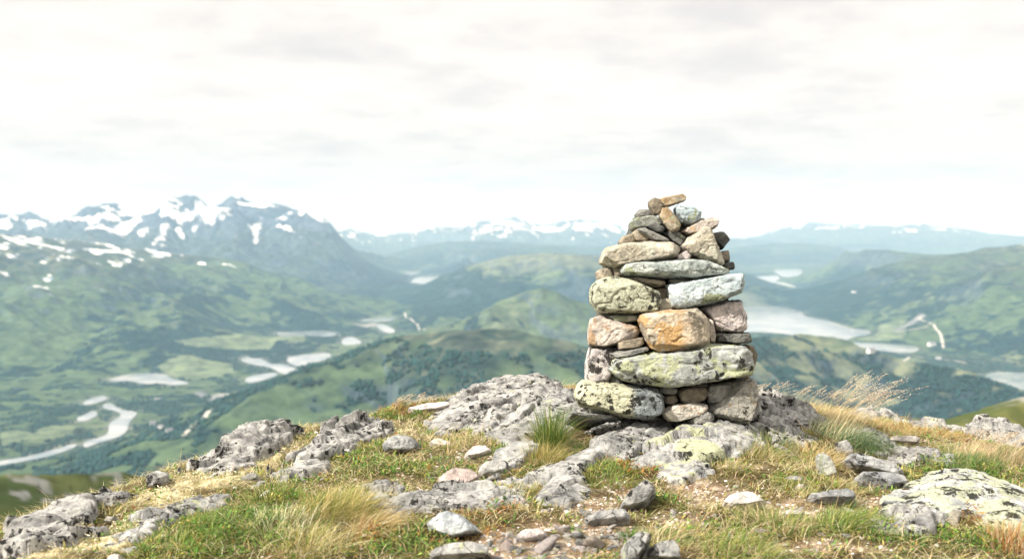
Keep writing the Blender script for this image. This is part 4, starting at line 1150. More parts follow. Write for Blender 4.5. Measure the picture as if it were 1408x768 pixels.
# ================================================================== BEDROCK AND LOOSE ROCKS OF THE SUMMIT
P1 = lambda p: crop(0, 540, 3.369, p)
P2 = lambda p: crop(340, 510, 2.978, p)
P3c = lambda p: crop(580, 510, 2.978, p)
P4 = lambda p: crop(700, 540, 3.369, p)
PR = lambda p: crop(1030, 520, 4.8, p)
PQ = lambda p: crop(1180, 540, 3.368, p)
PG = lambda p: crop(560, 640, 3.52, p)
PH = lambda p: crop(960, 640, 5.03, p)
SLAB = ((.35, .2, .92), .055, .012)
GO, GB = 'outcrops of pale bedrock', 'loose rocks on the summit turf'
def ledge(pts, mat, label, lean=30, th=.4, Y=5.7, strata=SLAB):
    rock('rock_outcrop', pts, mat, label, 'rock outcrop', Y=Y, lean=lean, thick=th, group=GO, strata=strata, sub=6, bev=6, backbev=-12, grow=1.12, lump=1.2, chips=6)

def voronoi2(u, v, su, sv, rg):
    """nearest and second nearest jittered cell of each point, its id"""
    bu = np.zeros(u.shape); bv = np.zeros(u.shape)
    best = np.full(u.shape, 1e9); sec = np.full(u.shape, 1e9); bid = np.zeros(u.shape, np.int64)
    iu, iv = np.floor(u / su).astype(np.int64), np.floor(v / sv).astype(np.int64)
    for di in (-1, 0, 1):
        for dj in (-1, 0, 1):
            ci, cj = iu + di, iv + dj
            hh = _h(ci + 900, cj + 900)
            cu = (ci + .5 + .8 * (hh / 512. - .5)) * su
            cv = (cj + .5 + .8 * (_h(cj + 77, ci + 333) / 512. - .5)) * sv
            d = np.hypot((u - cu) / su, (v - cv) / sv)
            m = d < best
            sec = np.where(m, best, np.minimum(sec, d))
            bid = np.where(m, hh, bid)
            bu = np.where(m, cu, bu); bv = np.where(m, cv, bv)
            best = np.where(m, d, best)
    return best, sec, bid, bu, bv
_CELL = np.random.RandomState(3).rand(512, 4)

def crag(pts, mat, label, h=(.05, .12), joint=(.5, .87), cell=.17, edge=.07, step=.020, name='rock_outcrop', cat='rock outcrop', dome=False, rough=1., group=GO):
    """bedrock breaking through the turf: a low relief of tilted, fissured slabs standing out of the ground"""
    P = []
    n = len(pts)
    for i in range(n):
        p, q = np.array(pts[i]), np.array(pts[(i + 1) % n])
        for t in np.linspace(0, 1, 5, endpoint=False):
            P.append(g(*(p + (q - p) * t))[:2])
    P = np.array(P)
    lo, hi = P.min(0) - .16, P.max(0) + .16
    st = .0085 if np.prod(hi - lo) < 2.2 else .011
    X, Y = np.meshgrid(np.arange(lo[0], hi[0], st), np.arange(lo[1], hi[1], st))
    sh = X.shape
    x, y = X.ravel(), Y.ravel()
    sd = -poly_sd(x, y, P) + fbm2(x / .16, y / .16, 3, seed=501.) * .075 + fbm2(x / .035, y / .035, 2, seed=502.) * .016 + .02
    j = np.array(joint) / np.linalg.norm(joint)
    wx, wy = x + fbm2(x / .2, y / .2, 2, seed=503.) * .05, y + fbm2(x / .2, y / .2, 2, seed=504.) * .05
    u, v = wx * j[0] + wy * j[1], -wx * j[1] + wy * j[0]
    f1, f2, cid, bu, bv = voronoi2(u, v, cell * 2.1, cell, None)
    r4 = _CELL[cid]
    f1b, f2b, cidb, bub, bvb = voronoi2(u + .3, v + .7, cell * .8, cell * .34, None)
    rb = _CELL[cidb]
    ty = np.clip((y - P[:, 1].min()) / max(np.ptp(P[:, 1]), .05), 0, 1)
    H = (.8 if mat == 'outblack' else .62) * (h[0] + (h[1] - h[0]) * ty)
    k = rough
    if dome:
        sd0 = sd
        inside = sstep(-.01, edge, sd0)
        k = .3 * rough
        rel = H * np.sqrt(np.clip(sd0 / max(sd0.max(), .05), 0, 1))
    else:
        # the rock ends along its fractures: whole small blocks are either in or out
        bx_, by_ = (bub - .3) * j[0] - (bvb - .7) * j[1], (bub - .3) * j[1] + (bvb - .7) * j[0]
        sdc = -poly_sd(bx_, by_, P)
        blk = ((sdc > -.012) & (sd > -.09)) | (sd > .05)
        def soft(q, n_=1):
            q = q.reshape(sh).astype(float)
            for _ in range(n_):
                q = (q + np.roll(q, 1, 0) + np.roll(q, -1, 0) + np.roll(q, 1, 1) + np.roll(q, -1, 1)) / 5
            return q.ravel()
        sd0 = np.where(blk, np.maximum(sd, .035), np.minimum(sd, -.005) - .02)
        inside = soft(blk, 1)
        # lower at the rim block by block, so the outline steps down to the turf
        rim = np.clip((np.maximum(sdc, 0) + .03) / (edge + .05), .35, 1)
        rel = H * inside * soft(rim, 2)
    du, dv = u - bu, v - bv
    tilt = (r4[:, 1] - .5) * .22 * du + (r4[:, 3] - .62) * .42 * dv
    rel = rel + inside * k * (step * (r4[:, 0] - .4) * 1.7 + tilt + step * .6 * (rb[:, 0] - .5) + (rb[:, 1] - .5) * .25 * (v + .7 - bvb))
    rel = rel - inside * k * np.exp(-(f2 - f1) / .028) * .026 * (r4[:, 2] > .2)
    rel = rel - inside * k * np.exp(-(f2b - f1b) / .045) * .010 * (rb[:, 2] > .55)
    rel = rel + inside * (.003 * fbm2(x / .09, y / .09, 3, seed=506.) + .0028 * fbm2(x / .018, y / .018, 3, seed=507.)) * (2.2 if dome else 1.)
    z = gz_at(x, y) + rel - .06 * (1 - sstep(-.05, .03, sd0))
    idx = np.arange(len(x)).reshape(sh)
    q = np.stack([idx[:-1, :-1], idx[:-1, 1:], idx[1:, 1:], idx[1:, :-1]], -1).reshape(-1, 4)
    q = q[(sd0[q] > -.04).any(1)]
    used, inv = np.unique(q, return_inverse=True)
    V = np.stack([x, y, z], 1)[used]
    c = np.array([V[:, 0].mean(), V[:, 1].mean(), V[:, 2].min()])
    ROCKS.append(V)
    o = link(name, np_mesh(name, V - c, inv.reshape(-1, 4), True), RM[mat])
    o.location = c
    return tag(o, label, cat, group)
def loose(pts, mat, label, lean=35, th=None, **kw):
    kw.setdefault('name', 'boulder')
    kw.setdefault('backbev', -6)
    nm = kw.pop('name')
    kw.setdefault('cat', 'rock')
    ct = kw.pop('cat')
    rock(nm, pts, mat, label, ct, lean=lean, thick=th, group=GB, **kw)
LF, RT_ = (.5, .87), (.75, -.45)
crag(P3c([(10, 228), (100, 150), (190, 100), (290, 66), (430, 52), (520, 62), (600, 95), (570, 135), (440, 150), (380, 165), (300, 205), (240, 235), (120, 258)]), 'outblack', 'humped pale outcrop with black lichen, left of the cairn on the crest', (.05, .17), LF, .2, .14)
crag(P3c([(205, 262), (258, 200), (370, 152), (392, 170), (310, 228), (245, 275)]), 'outblack', 'narrow dark lichened rib of rock between the humped outcrop and the big grass tuft', (.06, .10), LF, .14)
crag(P3c([(255, 292), (330, 218), (430, 165), (520, 140), (640, 160), (650, 215), (600, 262), (490, 295), (410, 375), (345, 432), (322, 402), (345, 335), (285, 320)]), 'outcrop', 'smooth grey outcrop behind the big grass tuft', (.05, .12), LF, .19, .12)
ledge(A2([(18, 650), (28, 598), (130, 590), (300, 620), (316, 668), (180, 692), (60, 690)]), 'outcrop', 'layered ledge directly under the yellow lichened block', 20, .5, 5.74, ((.1, 0, 1), .03, .012))
ledge(A2([(90, 728), (170, 692), (290, 660), (340, 680), (305, 722), (140, 755)]), 'outcrop', 'low grey ledge below the layered ledge', 30, .4, 5.66)
crag(A2([(-170, 640), (-100, 545), (10, 520), (120, 530), (160, 600), (60, 680), (-90, 690)]), 'outcrop', 'broken grey ledge at the left foot of the cairn', (.05, .10), LF, .13)
crag(P4([(92, 527), (128, 478), (210, 388), (330, 288), (440, 213), (560, 120), (700, 70), (800, 100), (760, 170), (700, 225), (620, 265), (560, 330), (470, 335), (385, 345), (376, 400), (370, 466), (280, 498), (200, 524)]), 'outcrop', 'long pale bedrock slab slanting down from the foot of the cairn', (.045, .12), LF, .21, .09)
crag(P4([(552, 350), (600, 270), (680, 215), (780, 120), (960, 60), (1120, 80), (1215, 190), (1185, 260), (1110, 312), (966, 370), (954, 408), (860, 418), (740, 434), (690, 396), (640, 368)]), 'outyellow', 'broad bedrock hump with a yellow green lichen patch under the cairn', (.07, .13), (.6, .8), .22, .14)
crag(PR([(-20, 340), (20, 200), (70, 150), (200, 180), (330, 228), (500, 320), (490, 378), (390, 430), (240, 462), (100, 440), (-20, 420)]), 'outblack', 'rough dark pitted outcrop just right of the cairn', (.04, .10), RT_, .13, .1, .05, rough=1.4)
crag(PR([(150, 440), (265, 415), (340, 455), (305, 500), (190, 500)]), 'outcrop', 'small grey ledge in front of the pitted outcrop', (.04, .06), RT_, .12)
crag(P2([(60, 480), (150, 398), (270, 312), (360, 252), (440, 226), (510, 236), (600, 262), (500, 298), (385, 340), (305, 390), (295, 440), (230, 452), (150, 462)]), 'outblack', 'long black flecked rib of rock on the left of the summit', (.06, .14), LF, .16, .1, .045)
crag([(262, 656), (291, 630), (320, 614), (360, 604), (402, 596), (398, 610), (342, 643), (302, 658)], 'outblack', 'black blotched outcrop at the left skyline of the summit', (.06, .12), LF, .16, .1, .045)
crag(P1([(-60, 750), (0, 700), (80, 650), (100, 628), (240, 572), (330, 512), (470, 480), (520, 486), (510, 520), (400, 580), (390, 600), (380, 690), (305, 712), (200, 775), (-20, 800)]), 'outblack', 'large grey and black outcrop in the lower left corner', (.06, .12), (.8, .6), .2, .12, .045)
crag(P1([(570, 750), (600, 692), (640, 640), (690, 582), (830, 532), (1045, 490), (1062, 515), (905, 570), (775, 632), (706, 690), (625, 752)]), 'outcrop', 'slanting pale slab among green shrubs in the lower left', (.06, .08), (.7, .7), .14, .08)
crag(P2([(515, 578), (620, 540), (790, 505), (940, 490), (1080, 505), (1100, 550), (960, 570), (800, 585), (660, 600), (560, 592)]), 'outcrop', 'flat layered slab in the middle of the foreground', (.045, .075), (1, .12), .12, .07)
crag(P2([(486, 485), (560, 475), (628, 500), (650, 535), (600, 558), (510, 558)]), 'outcrop', 'crumbled grey slab left of the flat layered slab', (.03, .06), (1, .2), .08, .06, .05)
crag(P3c([(314, 506), (338, 463), (420, 453), (470, 420), (536, 400), (548, 426), (498, 480), (400, 500)]), 'outcrop', 'short pale tongue of rock left of the long bedrock slab', (.05, .07), LF, .13, .07)
crag(PQ([(100, 520), (160, 480), (280, 420), (350, 385), (400, 380), (520, 388), (640, 420), (720, 465), (790, 495), (880, 560), (880, 640), (700, 656), (620, 636), (560, 580), (420, 568), (300, 612), (200, 596)]), 'boulder', 'large boulder mottled with pale green and black lichen at the right', (.12, .14), (1, .2), .25, .3, .04, 'boulder', 'boulder', True, 1.3)
crag(PQ([(140, 570), (250, 545), (405, 592), (370, 640), (300, 652), (195, 632)]), 'outcrop', 'crumbling ledge in front of the mottled boulder', (.04, .06), (1, .1), .08, .06, .05)
crag(PQ([(40, 606), (140, 606), (262, 655), (250, 686), (115, 668)]), 'outcrop', 'flat pale slab left of the crumbling ledge', (.035, .05), (1, -.4), .12, .06)
crag(PQ([(140, 328), (250, 272), (290, 282), (336, 306), (452, 328), (438, 352), (250, 352), (165, 346)]), 'outblack', 'low black flecked slab behind the mottled boulder', (.05, .09), RT_, .14)
crag(PQ([(-20, 180), (60, 188), (136, 258), (158, 306), (95, 298), (10, 235)]), 'outblack', 'dark flecked rib of rock under the tall green grass right of the cairn', (.05, .10), RT_, .12)
crag(PQ([(270, 150), (320, 132), (380, 130), (450, 160), (440, 192), (335, 186)]), 'outblack', 'pale rounded outcrop on the right skyline', (.08, .15), RT_, .16, .12)
crag(PQ([(480, 190), (520, 172), (600, 196), (640, 178), (700, 190), (775, 226), (760, 252), (600, 234), (550, 212)]), 'outblack', 'jagged pale and black outcrop at the right edge of the skyline', (.07, .15), RT_, .12, .08, .06, rough=1.3)
crag(PQ([(-20, 118), (40, 108), (170, 122), (180, 138), (100, 140), (-20, 142)]), 'outcrop', 'low pale rock on the skyline behind the seeding grass', (.06, .12), RT_, .12)
loose(P1([(673, 376), (700, 366), (757, 388), (763, 422), (742, 444), (688, 434)]), 'outblack', 'small black and white rock standing on the left skyline', 8, .13)
loose(P1([(505, 478), (560, 452), (622, 458), (570, 492), (530, 498)]), 'outblack', 'flat black flecked rock on the skyline left of the small standing rock', 30, .14)
loose(P1([(1112, 402), (1190, 373), (1222, 400), (1184, 434), (1118, 434)]), 'grey', 'grey rock in pale lichen under the black blotched outcrop', 40, .15)
loose(P1([(478, 602), (500, 568), (542, 568), (534, 612)]), 'grey', 'small grey rock between the corner outcrop and the slanting slab', 30, .1)
loose(P1([(328, 646), (380, 612), (434, 623), (424, 662), (372, 684)]), 'brown', 'brown rock against the right side of the corner outcrop', 40, .15)
loose(P1([(498, 775), (540, 748), (580, 758), (580, 800), (500, 800)]), 'pinkwhite', 'pale rock at the bottom edge below the slanting slab', 40, .12)
loose(P2([(546, 312), (575, 278), (620, 257), (660, 265), (692, 288), (708, 322), (692, 340), (580, 340)]), 'bluegrey', 'round blue grey boulder in the turf left of centre', 18, .24, p=9, rough=1.3)
loose(P2([(773, 447), (850, 403), (954, 425), (944, 447), (870, 485), (788, 478)]), 'pinkslab', 'smooth pinkish flat stone in the brown turf', 58, .10, name='flat_stone', cat='flat stone')
loose(P3c([(228, 417), (265, 376), (357, 370), (352, 422), (250, 443)]), 'outblack', 'pale black flecked rock right of the pinkish flat stone', 48, .16)
loose(P3c([(243, 462), (320, 418), (328, 446), (260, 468)]), 'outcrop', 'small pale slab just below the black flecked rock beside the pinkish stone', 50, .1, name='flat_stone', cat='flat stone')
loose(P2([(733, 622), (780, 583), (830, 564), (882, 593), (974, 662), (890, 672), (850, 690), (790, 674), (738, 644)]), 'bluepale', 'wedge shaped pale blue rock with dark streaks in the foreground', 22, .2, p=70, facets=[(.7, .2, .7)], name='boulder')
loose(PG([(98, 432), (170, 402), (240, 382), (330, 382), (404, 398), (415, 470), (95, 475)]), 'outcrop', 'pale rock at the bottom edge below the wedge shaped rock', 45, .2)
loose(P4([(495, 557), (540, 478), (620, 410), (662, 418), (694, 440), (642, 522), (560, 554)]), 'outcrop', 'pale rock leaning against the turf below the long bedrock slab', 34, .2, p=70)
loose(P4([(346, 582), (400, 563), (540, 553), (564, 575), (553, 604), (430, 610), (358, 610)]), 'outcrop', 'long low pale stone lying across the bare path', 50, .12, name='flat_stone', cat='flat stone')
loose(P4([(983, 527), (1000, 488), (1050, 463), (1090, 460), (1152, 488), (1194, 517), (1100, 544), (1020, 548)]), 'white', 'white stone in the turf right of the path', 40, .17)
loose(P4([(522, 775), (533, 690), (580, 648), (620, 632), (674, 660), (654, 702), (604, 742), (592, 800), (518, 805)]), 'outyellow', 'upright pale green rock at the bottom edge by the path', 30, .22)
loose(P4([(598, 775), (640, 722), (700, 697), (770, 695), (798, 740), (806, 800), (598, 800)]), 'outcrop', 'pale black spotted rock at the bottom edge right of the upright rock', 38, .22)
loose(PG([(523, 347), (540, 318), (640, 303), (684, 320), (674, 347), (600, 374), (548, 378)]), 'pinkwhite', 'biggest pale stone lying in the gravel of the path', 42, .13, p=10)
loose(PR([(650, 522), (690, 478), (800, 528), (960, 578), (1024, 630), (1014, 660), (900, 646), (780, 614), (678, 574)]), 'bluegrey', 'long blue grey rock sloping right under the tall green grass', 26, .2)
loose(PR([(463, 532), (480, 498), (520, 497), (563, 570), (573, 622), (530, 664), (478, 644)]), 'greygreen', 'small upright grey green rock in the grass right of the pitted outcrop', 10, .12)
loose(PR([(697, 642), (800, 650), (880, 660), (980, 650), (1060, 680), (1054, 724), (930, 735), (820, 695), (728, 674)]), 'bluegrey', 'flat cracked grey slab in front of the long blue grey rock', 52, .14, name='flat_stone', cat='flat stone')
loose(PR([(588, 412), (640, 398), (684, 460), (694, 502), (650, 534), (608, 492)]), 'outblack', 'small flecked rock at the upper end of the long blue grey rock', 25, .14)
loose(PQ([(128, 227), (150, 205), (270, 200), (293, 225), (276, 243), (200, 238)]), 'white', 'flat white stone in the rusty turf near the right skyline', 30, .14, name='flat_stone', cat='flat stone')
loose(PH([(738, 252), (760, 213), (850, 208), (1000, 178), (1060, 175), (1114, 215), (1084, 252), (900, 258), (800, 273)]), 'bluegrey', 'low grey rock with a dark right end in the turf right of the white stone', 46, .14)
loose(PH([(578, 92), (640, 73), (724, 83), (724, 117), (620, 119)]), 'bluegrey', 'small flat grey rock below the drooping straw grass right of the cairn', 40, .08, name='flat_stone', cat='flat stone')
loose(PH([(556, 348), (620, 318), (744, 338), (704, 364), (600, 364)]), 'pinkwhite', 'flat pinkish stone sunk in the turf below the low grey rock', 55, .07, name='flat_stone', cat='flat stone')
loose(PH([(665, 160), (690, 130), (730, 125), (735, 165), (690, 172)]), 'pinkwhite', 'small white stone in the turf above the low grey rock', 35, .06, name='stone', cat='stone')
loose(P2([(743, 291), (780, 280), (844, 300), (834, 316), (760, 314)]), 'cream', 'cream flat stone in the turf left of the smooth grey outcrop', 50, .08, name='flat_stone', cat='flat stone')
loose(P3c([(168, 352), (210, 313), (270, 308), (294, 330), (240, 353), (190, 366)]), 'white', 'white stone beside the lower end of the smooth grey outcrop', 45, .1, name='stone', cat='stone')
loose(P2([(38, 528), (60, 505), (96, 485), (100, 497), (70, 520)]), 'white', 'thin white stone in the grass below the black flecked rib', 45, .06, name='stone', cat='stone')
loose(P2([(655, 154), (740, 138), (830, 132), (876, 145), (780, 170), (680, 176)]), 'pinkwhite', 'pale flat rock on the skyline beside the rusty grass', 40, .14, name='flat_stone', cat='flat stone')

# loose stones of the path: a few shapes, every stone its own object
rg = np.random.RandomState(77)
PEB = []
for i in range(10):
    pl = []
    for _ in range(13):
        q = rg.randn(3); q /= np.linalg.norm(q)
        pl.append((q * 1., rg.uniform(.62, 1.)))
    v, f = shape(pl, np.array([1., 1., 1.]), 3, 40, 300 + i, 1.2, .8)
    v = v * np.array([1., rg.uniform(.6, .9), rg.uniform(.42, .65)])
    PEB.append((v, f))
PEBM = {}
def pebble(px, py, size_px, mat, label, group, name='stone', rnd=None):
    rnd = rnd or rg
    c = g(px, py)
    i = rnd.randint(len(PEB))
    key = (i, mat)
    if key not in PEBM:
        me = np_mesh('loose_stone', PEB[i][0], PEB[i][1], True)
        me.materials.append(RM[mat])
        PEBM[key] = me
    o = bpy.data.objects.new(name, PEBM[key])
    COL.objects.link(o)
    s = size_px * c[1] / F / 2 / .85
    z = gz_at(c[0], c[1])[0]
    o.location = (c[0], c[1], z + s * .0)
    o.scale = (s, s, s)
    o.rotation_euler = (rnd.uniform(-.25, .25), rnd.uniform(-.25, .25), rnd.uniform(0, 6.28))
    ROCKS.append(PEB[i][0] * s + np.array(o.location))
    return tag(o, label, 'stone', group)
SPECIAL = [(PG([(490, 332)])[0], 15, 'white', 'pale squarish stone left of the biggest stone in the path gravel'), (PG([(492, 362)])[0], 13, 'pinkwhite', 'pale oval stone below the squarish stone left of the biggest path stone'),
           (PG([(480, 392)])[0], 20, 'pinkslab', 'pinkish flat stone at the left edge of the path gravel'), (PG([(640, 402)])[0], 24, 'pinkwhite', 'pale stone just below the biggest stone of the path'),
           (PG([(770, 312)])[0], 18, 'white', 'white stone right of the biggest stone of the path'), (PG([(1030, 318)])[0], 20, 'white', 'white stone below the long low stone across the path'),
           (PG([(885, 226)])[0], 15, 'outcrop', 'grey stone above the long low stone across the path'), (PG([(980, 291)])[0], 9, 'white', 'tiny round white stone under the middle of the long low stone'),
           (PG([(920, 382)])[0], 26, 'pinkcream', 'beige stone near the right side of the path gravel'), (PG([(640, 442)])[0], 20, 'white', 'pale stone at the bottom edge of the path gravel'),
           (PH([(260, 140)])[0], 10, 'white', 'small white stone above the white stone right of the path'), (PH([(225, 500)])[0], 14, 'white', 'white stone in dry grass near the bottom edge right of the path'),
           (PH([(420, 462)])[0], 15, 'pinkwhite', 'pinkish stone in dry grass below the flat pinkish stone'), (PQ([(430, 598)])[0], 22, 'cream', 'cream stone at the front of the mottled boulder'),
           (PQ([(255, 625)])[0], 26, 'cream', 'tan flat stone on the crumbling ledge before the mottled boulder'), ((1290, 641), 10, 'white', 'small pale stone in the turf behind the mottled boulder')]
for (px, py), sz, mt, lb in SPECIAL:
    pebble(px, py, sz, mt, lb, 'loose stones of the path and turf')
SCREE = [(740, 752, 80, 18, 85, 'small pale stone scattered in the gravel of the bare path'), (830, 735, 60, 18, 48, 'small pale stone scattered in the gravel of the bare path'), (800, 700, 60, 10, 20, 'small pale stone scattered in the gravel of the bare path'),
         (690, 740, 30, 14, 12, 'small pale stone scattered in the gravel of the bare path'), (650, 632, 50, 10, 9, 'little pale stone in the brown turf left of the long bedrock slab'), (1030, 690, 90, 14, 16, 'little pale stone in the dry turf right of the path'),
         (1180, 700, 90, 16, 14, 'little pale stone in the dry turf right of the path'), (450, 665, 60, 10, 6, 'little pale stone in the brown turf left of the long bedrock slab'), (240, 690, 70, 14, 10, 'little pale stone among the lichen in the lower left'),
         (1230, 700, 70, 16, 14, 'little pale stone in the dry turf right of the path'), (950, 720, 70, 18, 16, 'little pale stone in the dry turf right of the path'), (1110, 740, 90, 14, 12, 'little pale stone in the dry turf right of the path'), (620, 650, 70, 14, 10, 'little pale stone in the brown turf left of the long bedrock slab')]
for cx, cy, rx, ry, cnt, lb in SCREE:
    for _ in range(cnt):
        a, q = rg.uniform(0, 6.28), math.sqrt(rg.rand())
        sz = min(15, 4.2 + rg.gamma(1.5, 2.1))
        pebble(cx + rx * q * math.cos(a), cy + ry * q * math.sin(a), sz, ['white', 'pinkwhite', 'outcrop', 'cream', 'grey', 'white', 'outcrop'][rg.randint(7)], lb, lb.replace('small pale stone', 'small pale stones').replace('little pale stone', 'little pale stones'))
# ================================================================== PLANTS OF THE SUMMIT
# highest rock surface over each 2 cm of ground, so that nothing grows through stone
RX0, RY0, RS = -5.2, 2.0, .02
RT = np.full((480, 580), -9.)
for v in ROCKS:
    i = ((v[:, 1] - RY0) / RS).astype(int); j = ((v[:, 0] - RX0) / RS).astype(int)
    m = (i >= 0) & (i < 480) & (j >= 0) & (j < 580)
    np.maximum.at(RT, (i[m], j[m]), v[m, 2])
def rock_over(x, y, z):
    i = np.clip(((y - RY0) / RS).astype(int), 0, 479); j = np.clip(((x - RX0) / RS).astype(int), 0, 579)
    return RT[i, j] > z + .004

near_rock = np.zeros_like(RT, bool)
_occ = RT > gz_at(*[q.ravel() for q in np.meshgrid(RX0 + RS * (np.arange(580) + .5), RY0 + RS * (np.arange(480) + .5))]).reshape(RT.shape) + .01
for di in range(-3, 4):
    for dj in range(-3, 4):
        if di * di + dj * dj <= 10: near_rock |= np.roll(np.roll(_occ, di, 0), dj, 1)
def by_rock(x, y):
    i = np.clip(((y - RY0) / RS).astype(int), 0, 479); j = np.clip(((x - RX0) / RS).astype(int), 0, 579)
    return near_rock[i, j].astype(float)

def plant_mat(name, transl=.35):
    nt = NT(name)
    ca = nt.n('ShaderNodeAttribute', attribute_name='albedo').outputs['Color']
    nt.l(ca, nt.b.inputs['Base Color'])
    nt.b.inputs['Roughness'].default_value = .6
    nt.b.inputs['Specular IOR Level'].default_value = .25
    tr = nt.n('ShaderNodeBsdfTranslucent')
    nt.l(ca, tr.inputs[0])
    mx = nt.n('ShaderNodeMixShader')
    mx.inputs[0].default_value = transl
    nt.l(nt.b.outputs[0], mx.inputs[1]); nt.l(tr.outputs[0], mx.inputs[2])
    nt.l(mx.outputs[0], nt.out.inputs['Surface'])
    return nt.m
GRASS_MAT = plant_mat('grass_blades')
LEAF_MAT = plant_mat('small_leaves', .25)

def blades(P, h, w, az, lean, col, rg, segs=(0., .35, .7, 1.)):
    """P (n,3) roots; returns verts, tris, colours"""
    n = len(P)
    dx, dy = np.sin(az), np.cos(az)
    fa = az + math.pi / 2 + rg.uniform(-.9, .9, n)
    sx, sy = np.sin(fa), np.cos(fa)
    rows = []
    for t in segs:
        off = h * lean * t ** 1.7
        up = h * (t - .42 * np.minimum(lean, 1.3) * t * t)
        c = np.stack([P[:, 0] + dx * off, P[:, 1] + dy * off, P[:, 2] + up], 1)
        if t < 1:
            ww = (w * (1 - t) ** .5 / 2)[:, None] * np.stack([sx, sy, np.zeros(n)], 1)
            rows += [c - ww, c + ww]
        else:
            rows.append(c)
    V = np.stack(rows, 1)
    m = len(segs) - 1
    f = []
    for k in range(m - 1):
        f += [(2 * k, 2 * k + 1, 2 * k + 3), (2 * k, 2 * k + 3, 2 * k + 2)]
    f.append((2 * m - 2, 2 * m - 1, 2 * m))
    nv = 2 * m + 1
    Fa = (np.array(f)[None] + (np.arange(n) * nv)[:, None, None]).reshape(-1, 3)
    return V.reshape(-1, 3), Fa, np.repeat(col, nv, 0)

def leaves(P, size, rg, col, flat=.6, along=None):
    n = len(P)
    u = rg.randn(n, 3)
    if along is not None: u = u * .3 + along; u[:, 2] *= flat; u /= np.linalg.norm(u, axis=1)[:, None]
    k = rg.randn(n, 3) * .5 + np.array([0, 0, 1.])
    v = np.cross(k, u); v /= np.linalg.norm(v, axis=1)[:, None] + 1e-9
    s = size[:, None]
    V = np.stack([P, P + u * s * .5 + v * s * .28, P + u * s, P + u * s * .5 - v * s * .28], 1)
    Fa = (np.array([(0, 1, 2), (0, 2, 3)])[None] + (np.arange(n) * 4)[:, None, None]).reshape(-1, 3)
    return V.reshape(-1, 3), Fa, np.repeat(col, 4, 0)

def joined(parts):
    V, Fs, Cs, o = [], [], [], 0
    for v, f, c in parts:
        V.append(v); Fs.append(f + o); Cs.append(c); o += len(v)
    return np.concatenate(V), np.concatenate(Fs), np.concatenate(Cs)

rg = np.random.RandomState(11)
def field(n):
    a = rg.uniform(-.60, .60, n)
    r = np.sqrt(rg.uniform(2.9 ** 2, 8.4 ** 2, n))
    x, y = r * np.sin(a), r * np.cos(a)
    z = gz_at(x, y)
    ok = ~rock_over(x, y, z)
    return x[ok], y[ok], z[ok]
def palette(n, cols, jit=.3):
    cols = np.array(cols)
    c = 1.22 * cols[rg.randint(len(cols), size=n)] * rg.uniform(1 - jit, 1 + jit, (n, 1)) * rg.uniform(.93, 1.07, (n, 3))
    return np.clip(c, .004, .9)

STRAW = [(.50, .41, .22), (.42, .33, .17), (.58, .50, .31), (.36, .27, .12)]
OLIVE = [(.13, .16, .035), (.20, .23, .05), (.10, .13, .03), (.28, .27, .07), (.36, .33, .12), (.22, .24, .05)]
GREEN = [(.055, .13, .018), (.085, .18, .024), (.035, .085, .015), (.14, .21, .04)]
RUST = [(.28, .11, .028), (.36, .16, .04), (.19, .08, .025), (.34, .20, .06)]
CREAMC = [(.66, .60, .40), (.58, .50, .32), (.72, .67, .49), (.50, .42, .24)]

# --- short turf
x, y, z = field(520000)
so_, cr_, gr_, dr_, ru_ = cover(x, y)
pn = fbm2(x / .22, y / .22, 4, seed=401.)
pn2 = fbm2(x / .7, y / .7, 3, seed=402.)
tuftn = fbm2(x / .07, y / .07, 2, seed=403.)
dens = np.clip(.06 + .9 * sstep(.02, .30, pn + .55 * tuftn) + .5 * gr_ + .25 * dr_ + .55 * by_rock(x, y), 0, 1) * (1 - .96 * so_) * (1 - .88 * cr_)
keep = rg.rand(len(x)) < dens * .5
x, y, z, so_, cr_, gr_, dr_, ru_, pn, pn2, tuftn = [q[keep] for q in (x, y, z, so_, cr_, gr_, dr_, ru_, pn, pn2, tuftn)]
n = len(x)
col = palette(n, OLIVE)
gm = rg.rand(n) < np.clip(gr_ * .85 + .30 * sstep(.05, .3, pn2), 0, 1)
col[gm] = palette(gm.sum(), GREEN)
dm = rg.rand(n) < np.clip(dr_ * .6 + .17 + .3 * sstep(.0, -.3, pn2), 0, .8) * (1 - .6 * gr_)
col[dm] = palette(dm.sum(), STRAW)
rm = rg.rand(n) < ru_ * .6
col[rm] = palette(rm.sum(), RUST)
h = (.014 + .022 * sstep(-.2, .4, tuftn) + .016 * gr_ + .026 * dr_) * rg.uniform(.5, 1.4, n)
wind = 1.35
az = wind + rg.randn(n) * 1.2
b = blades(np.stack([x, y, z - .004], 1), h, rg.uniform(.0018, .0038, n), az, rg.uniform(.2, 1.3, n), col, rg)
tag(link('grass', np_mesh('grass', b[0], b[1], True, {'albedo': b[2]}), GRASS_MAT), 'short olive and straw coloured turf between the rocks', 'grass', kind='stuff')
print('turf', n)

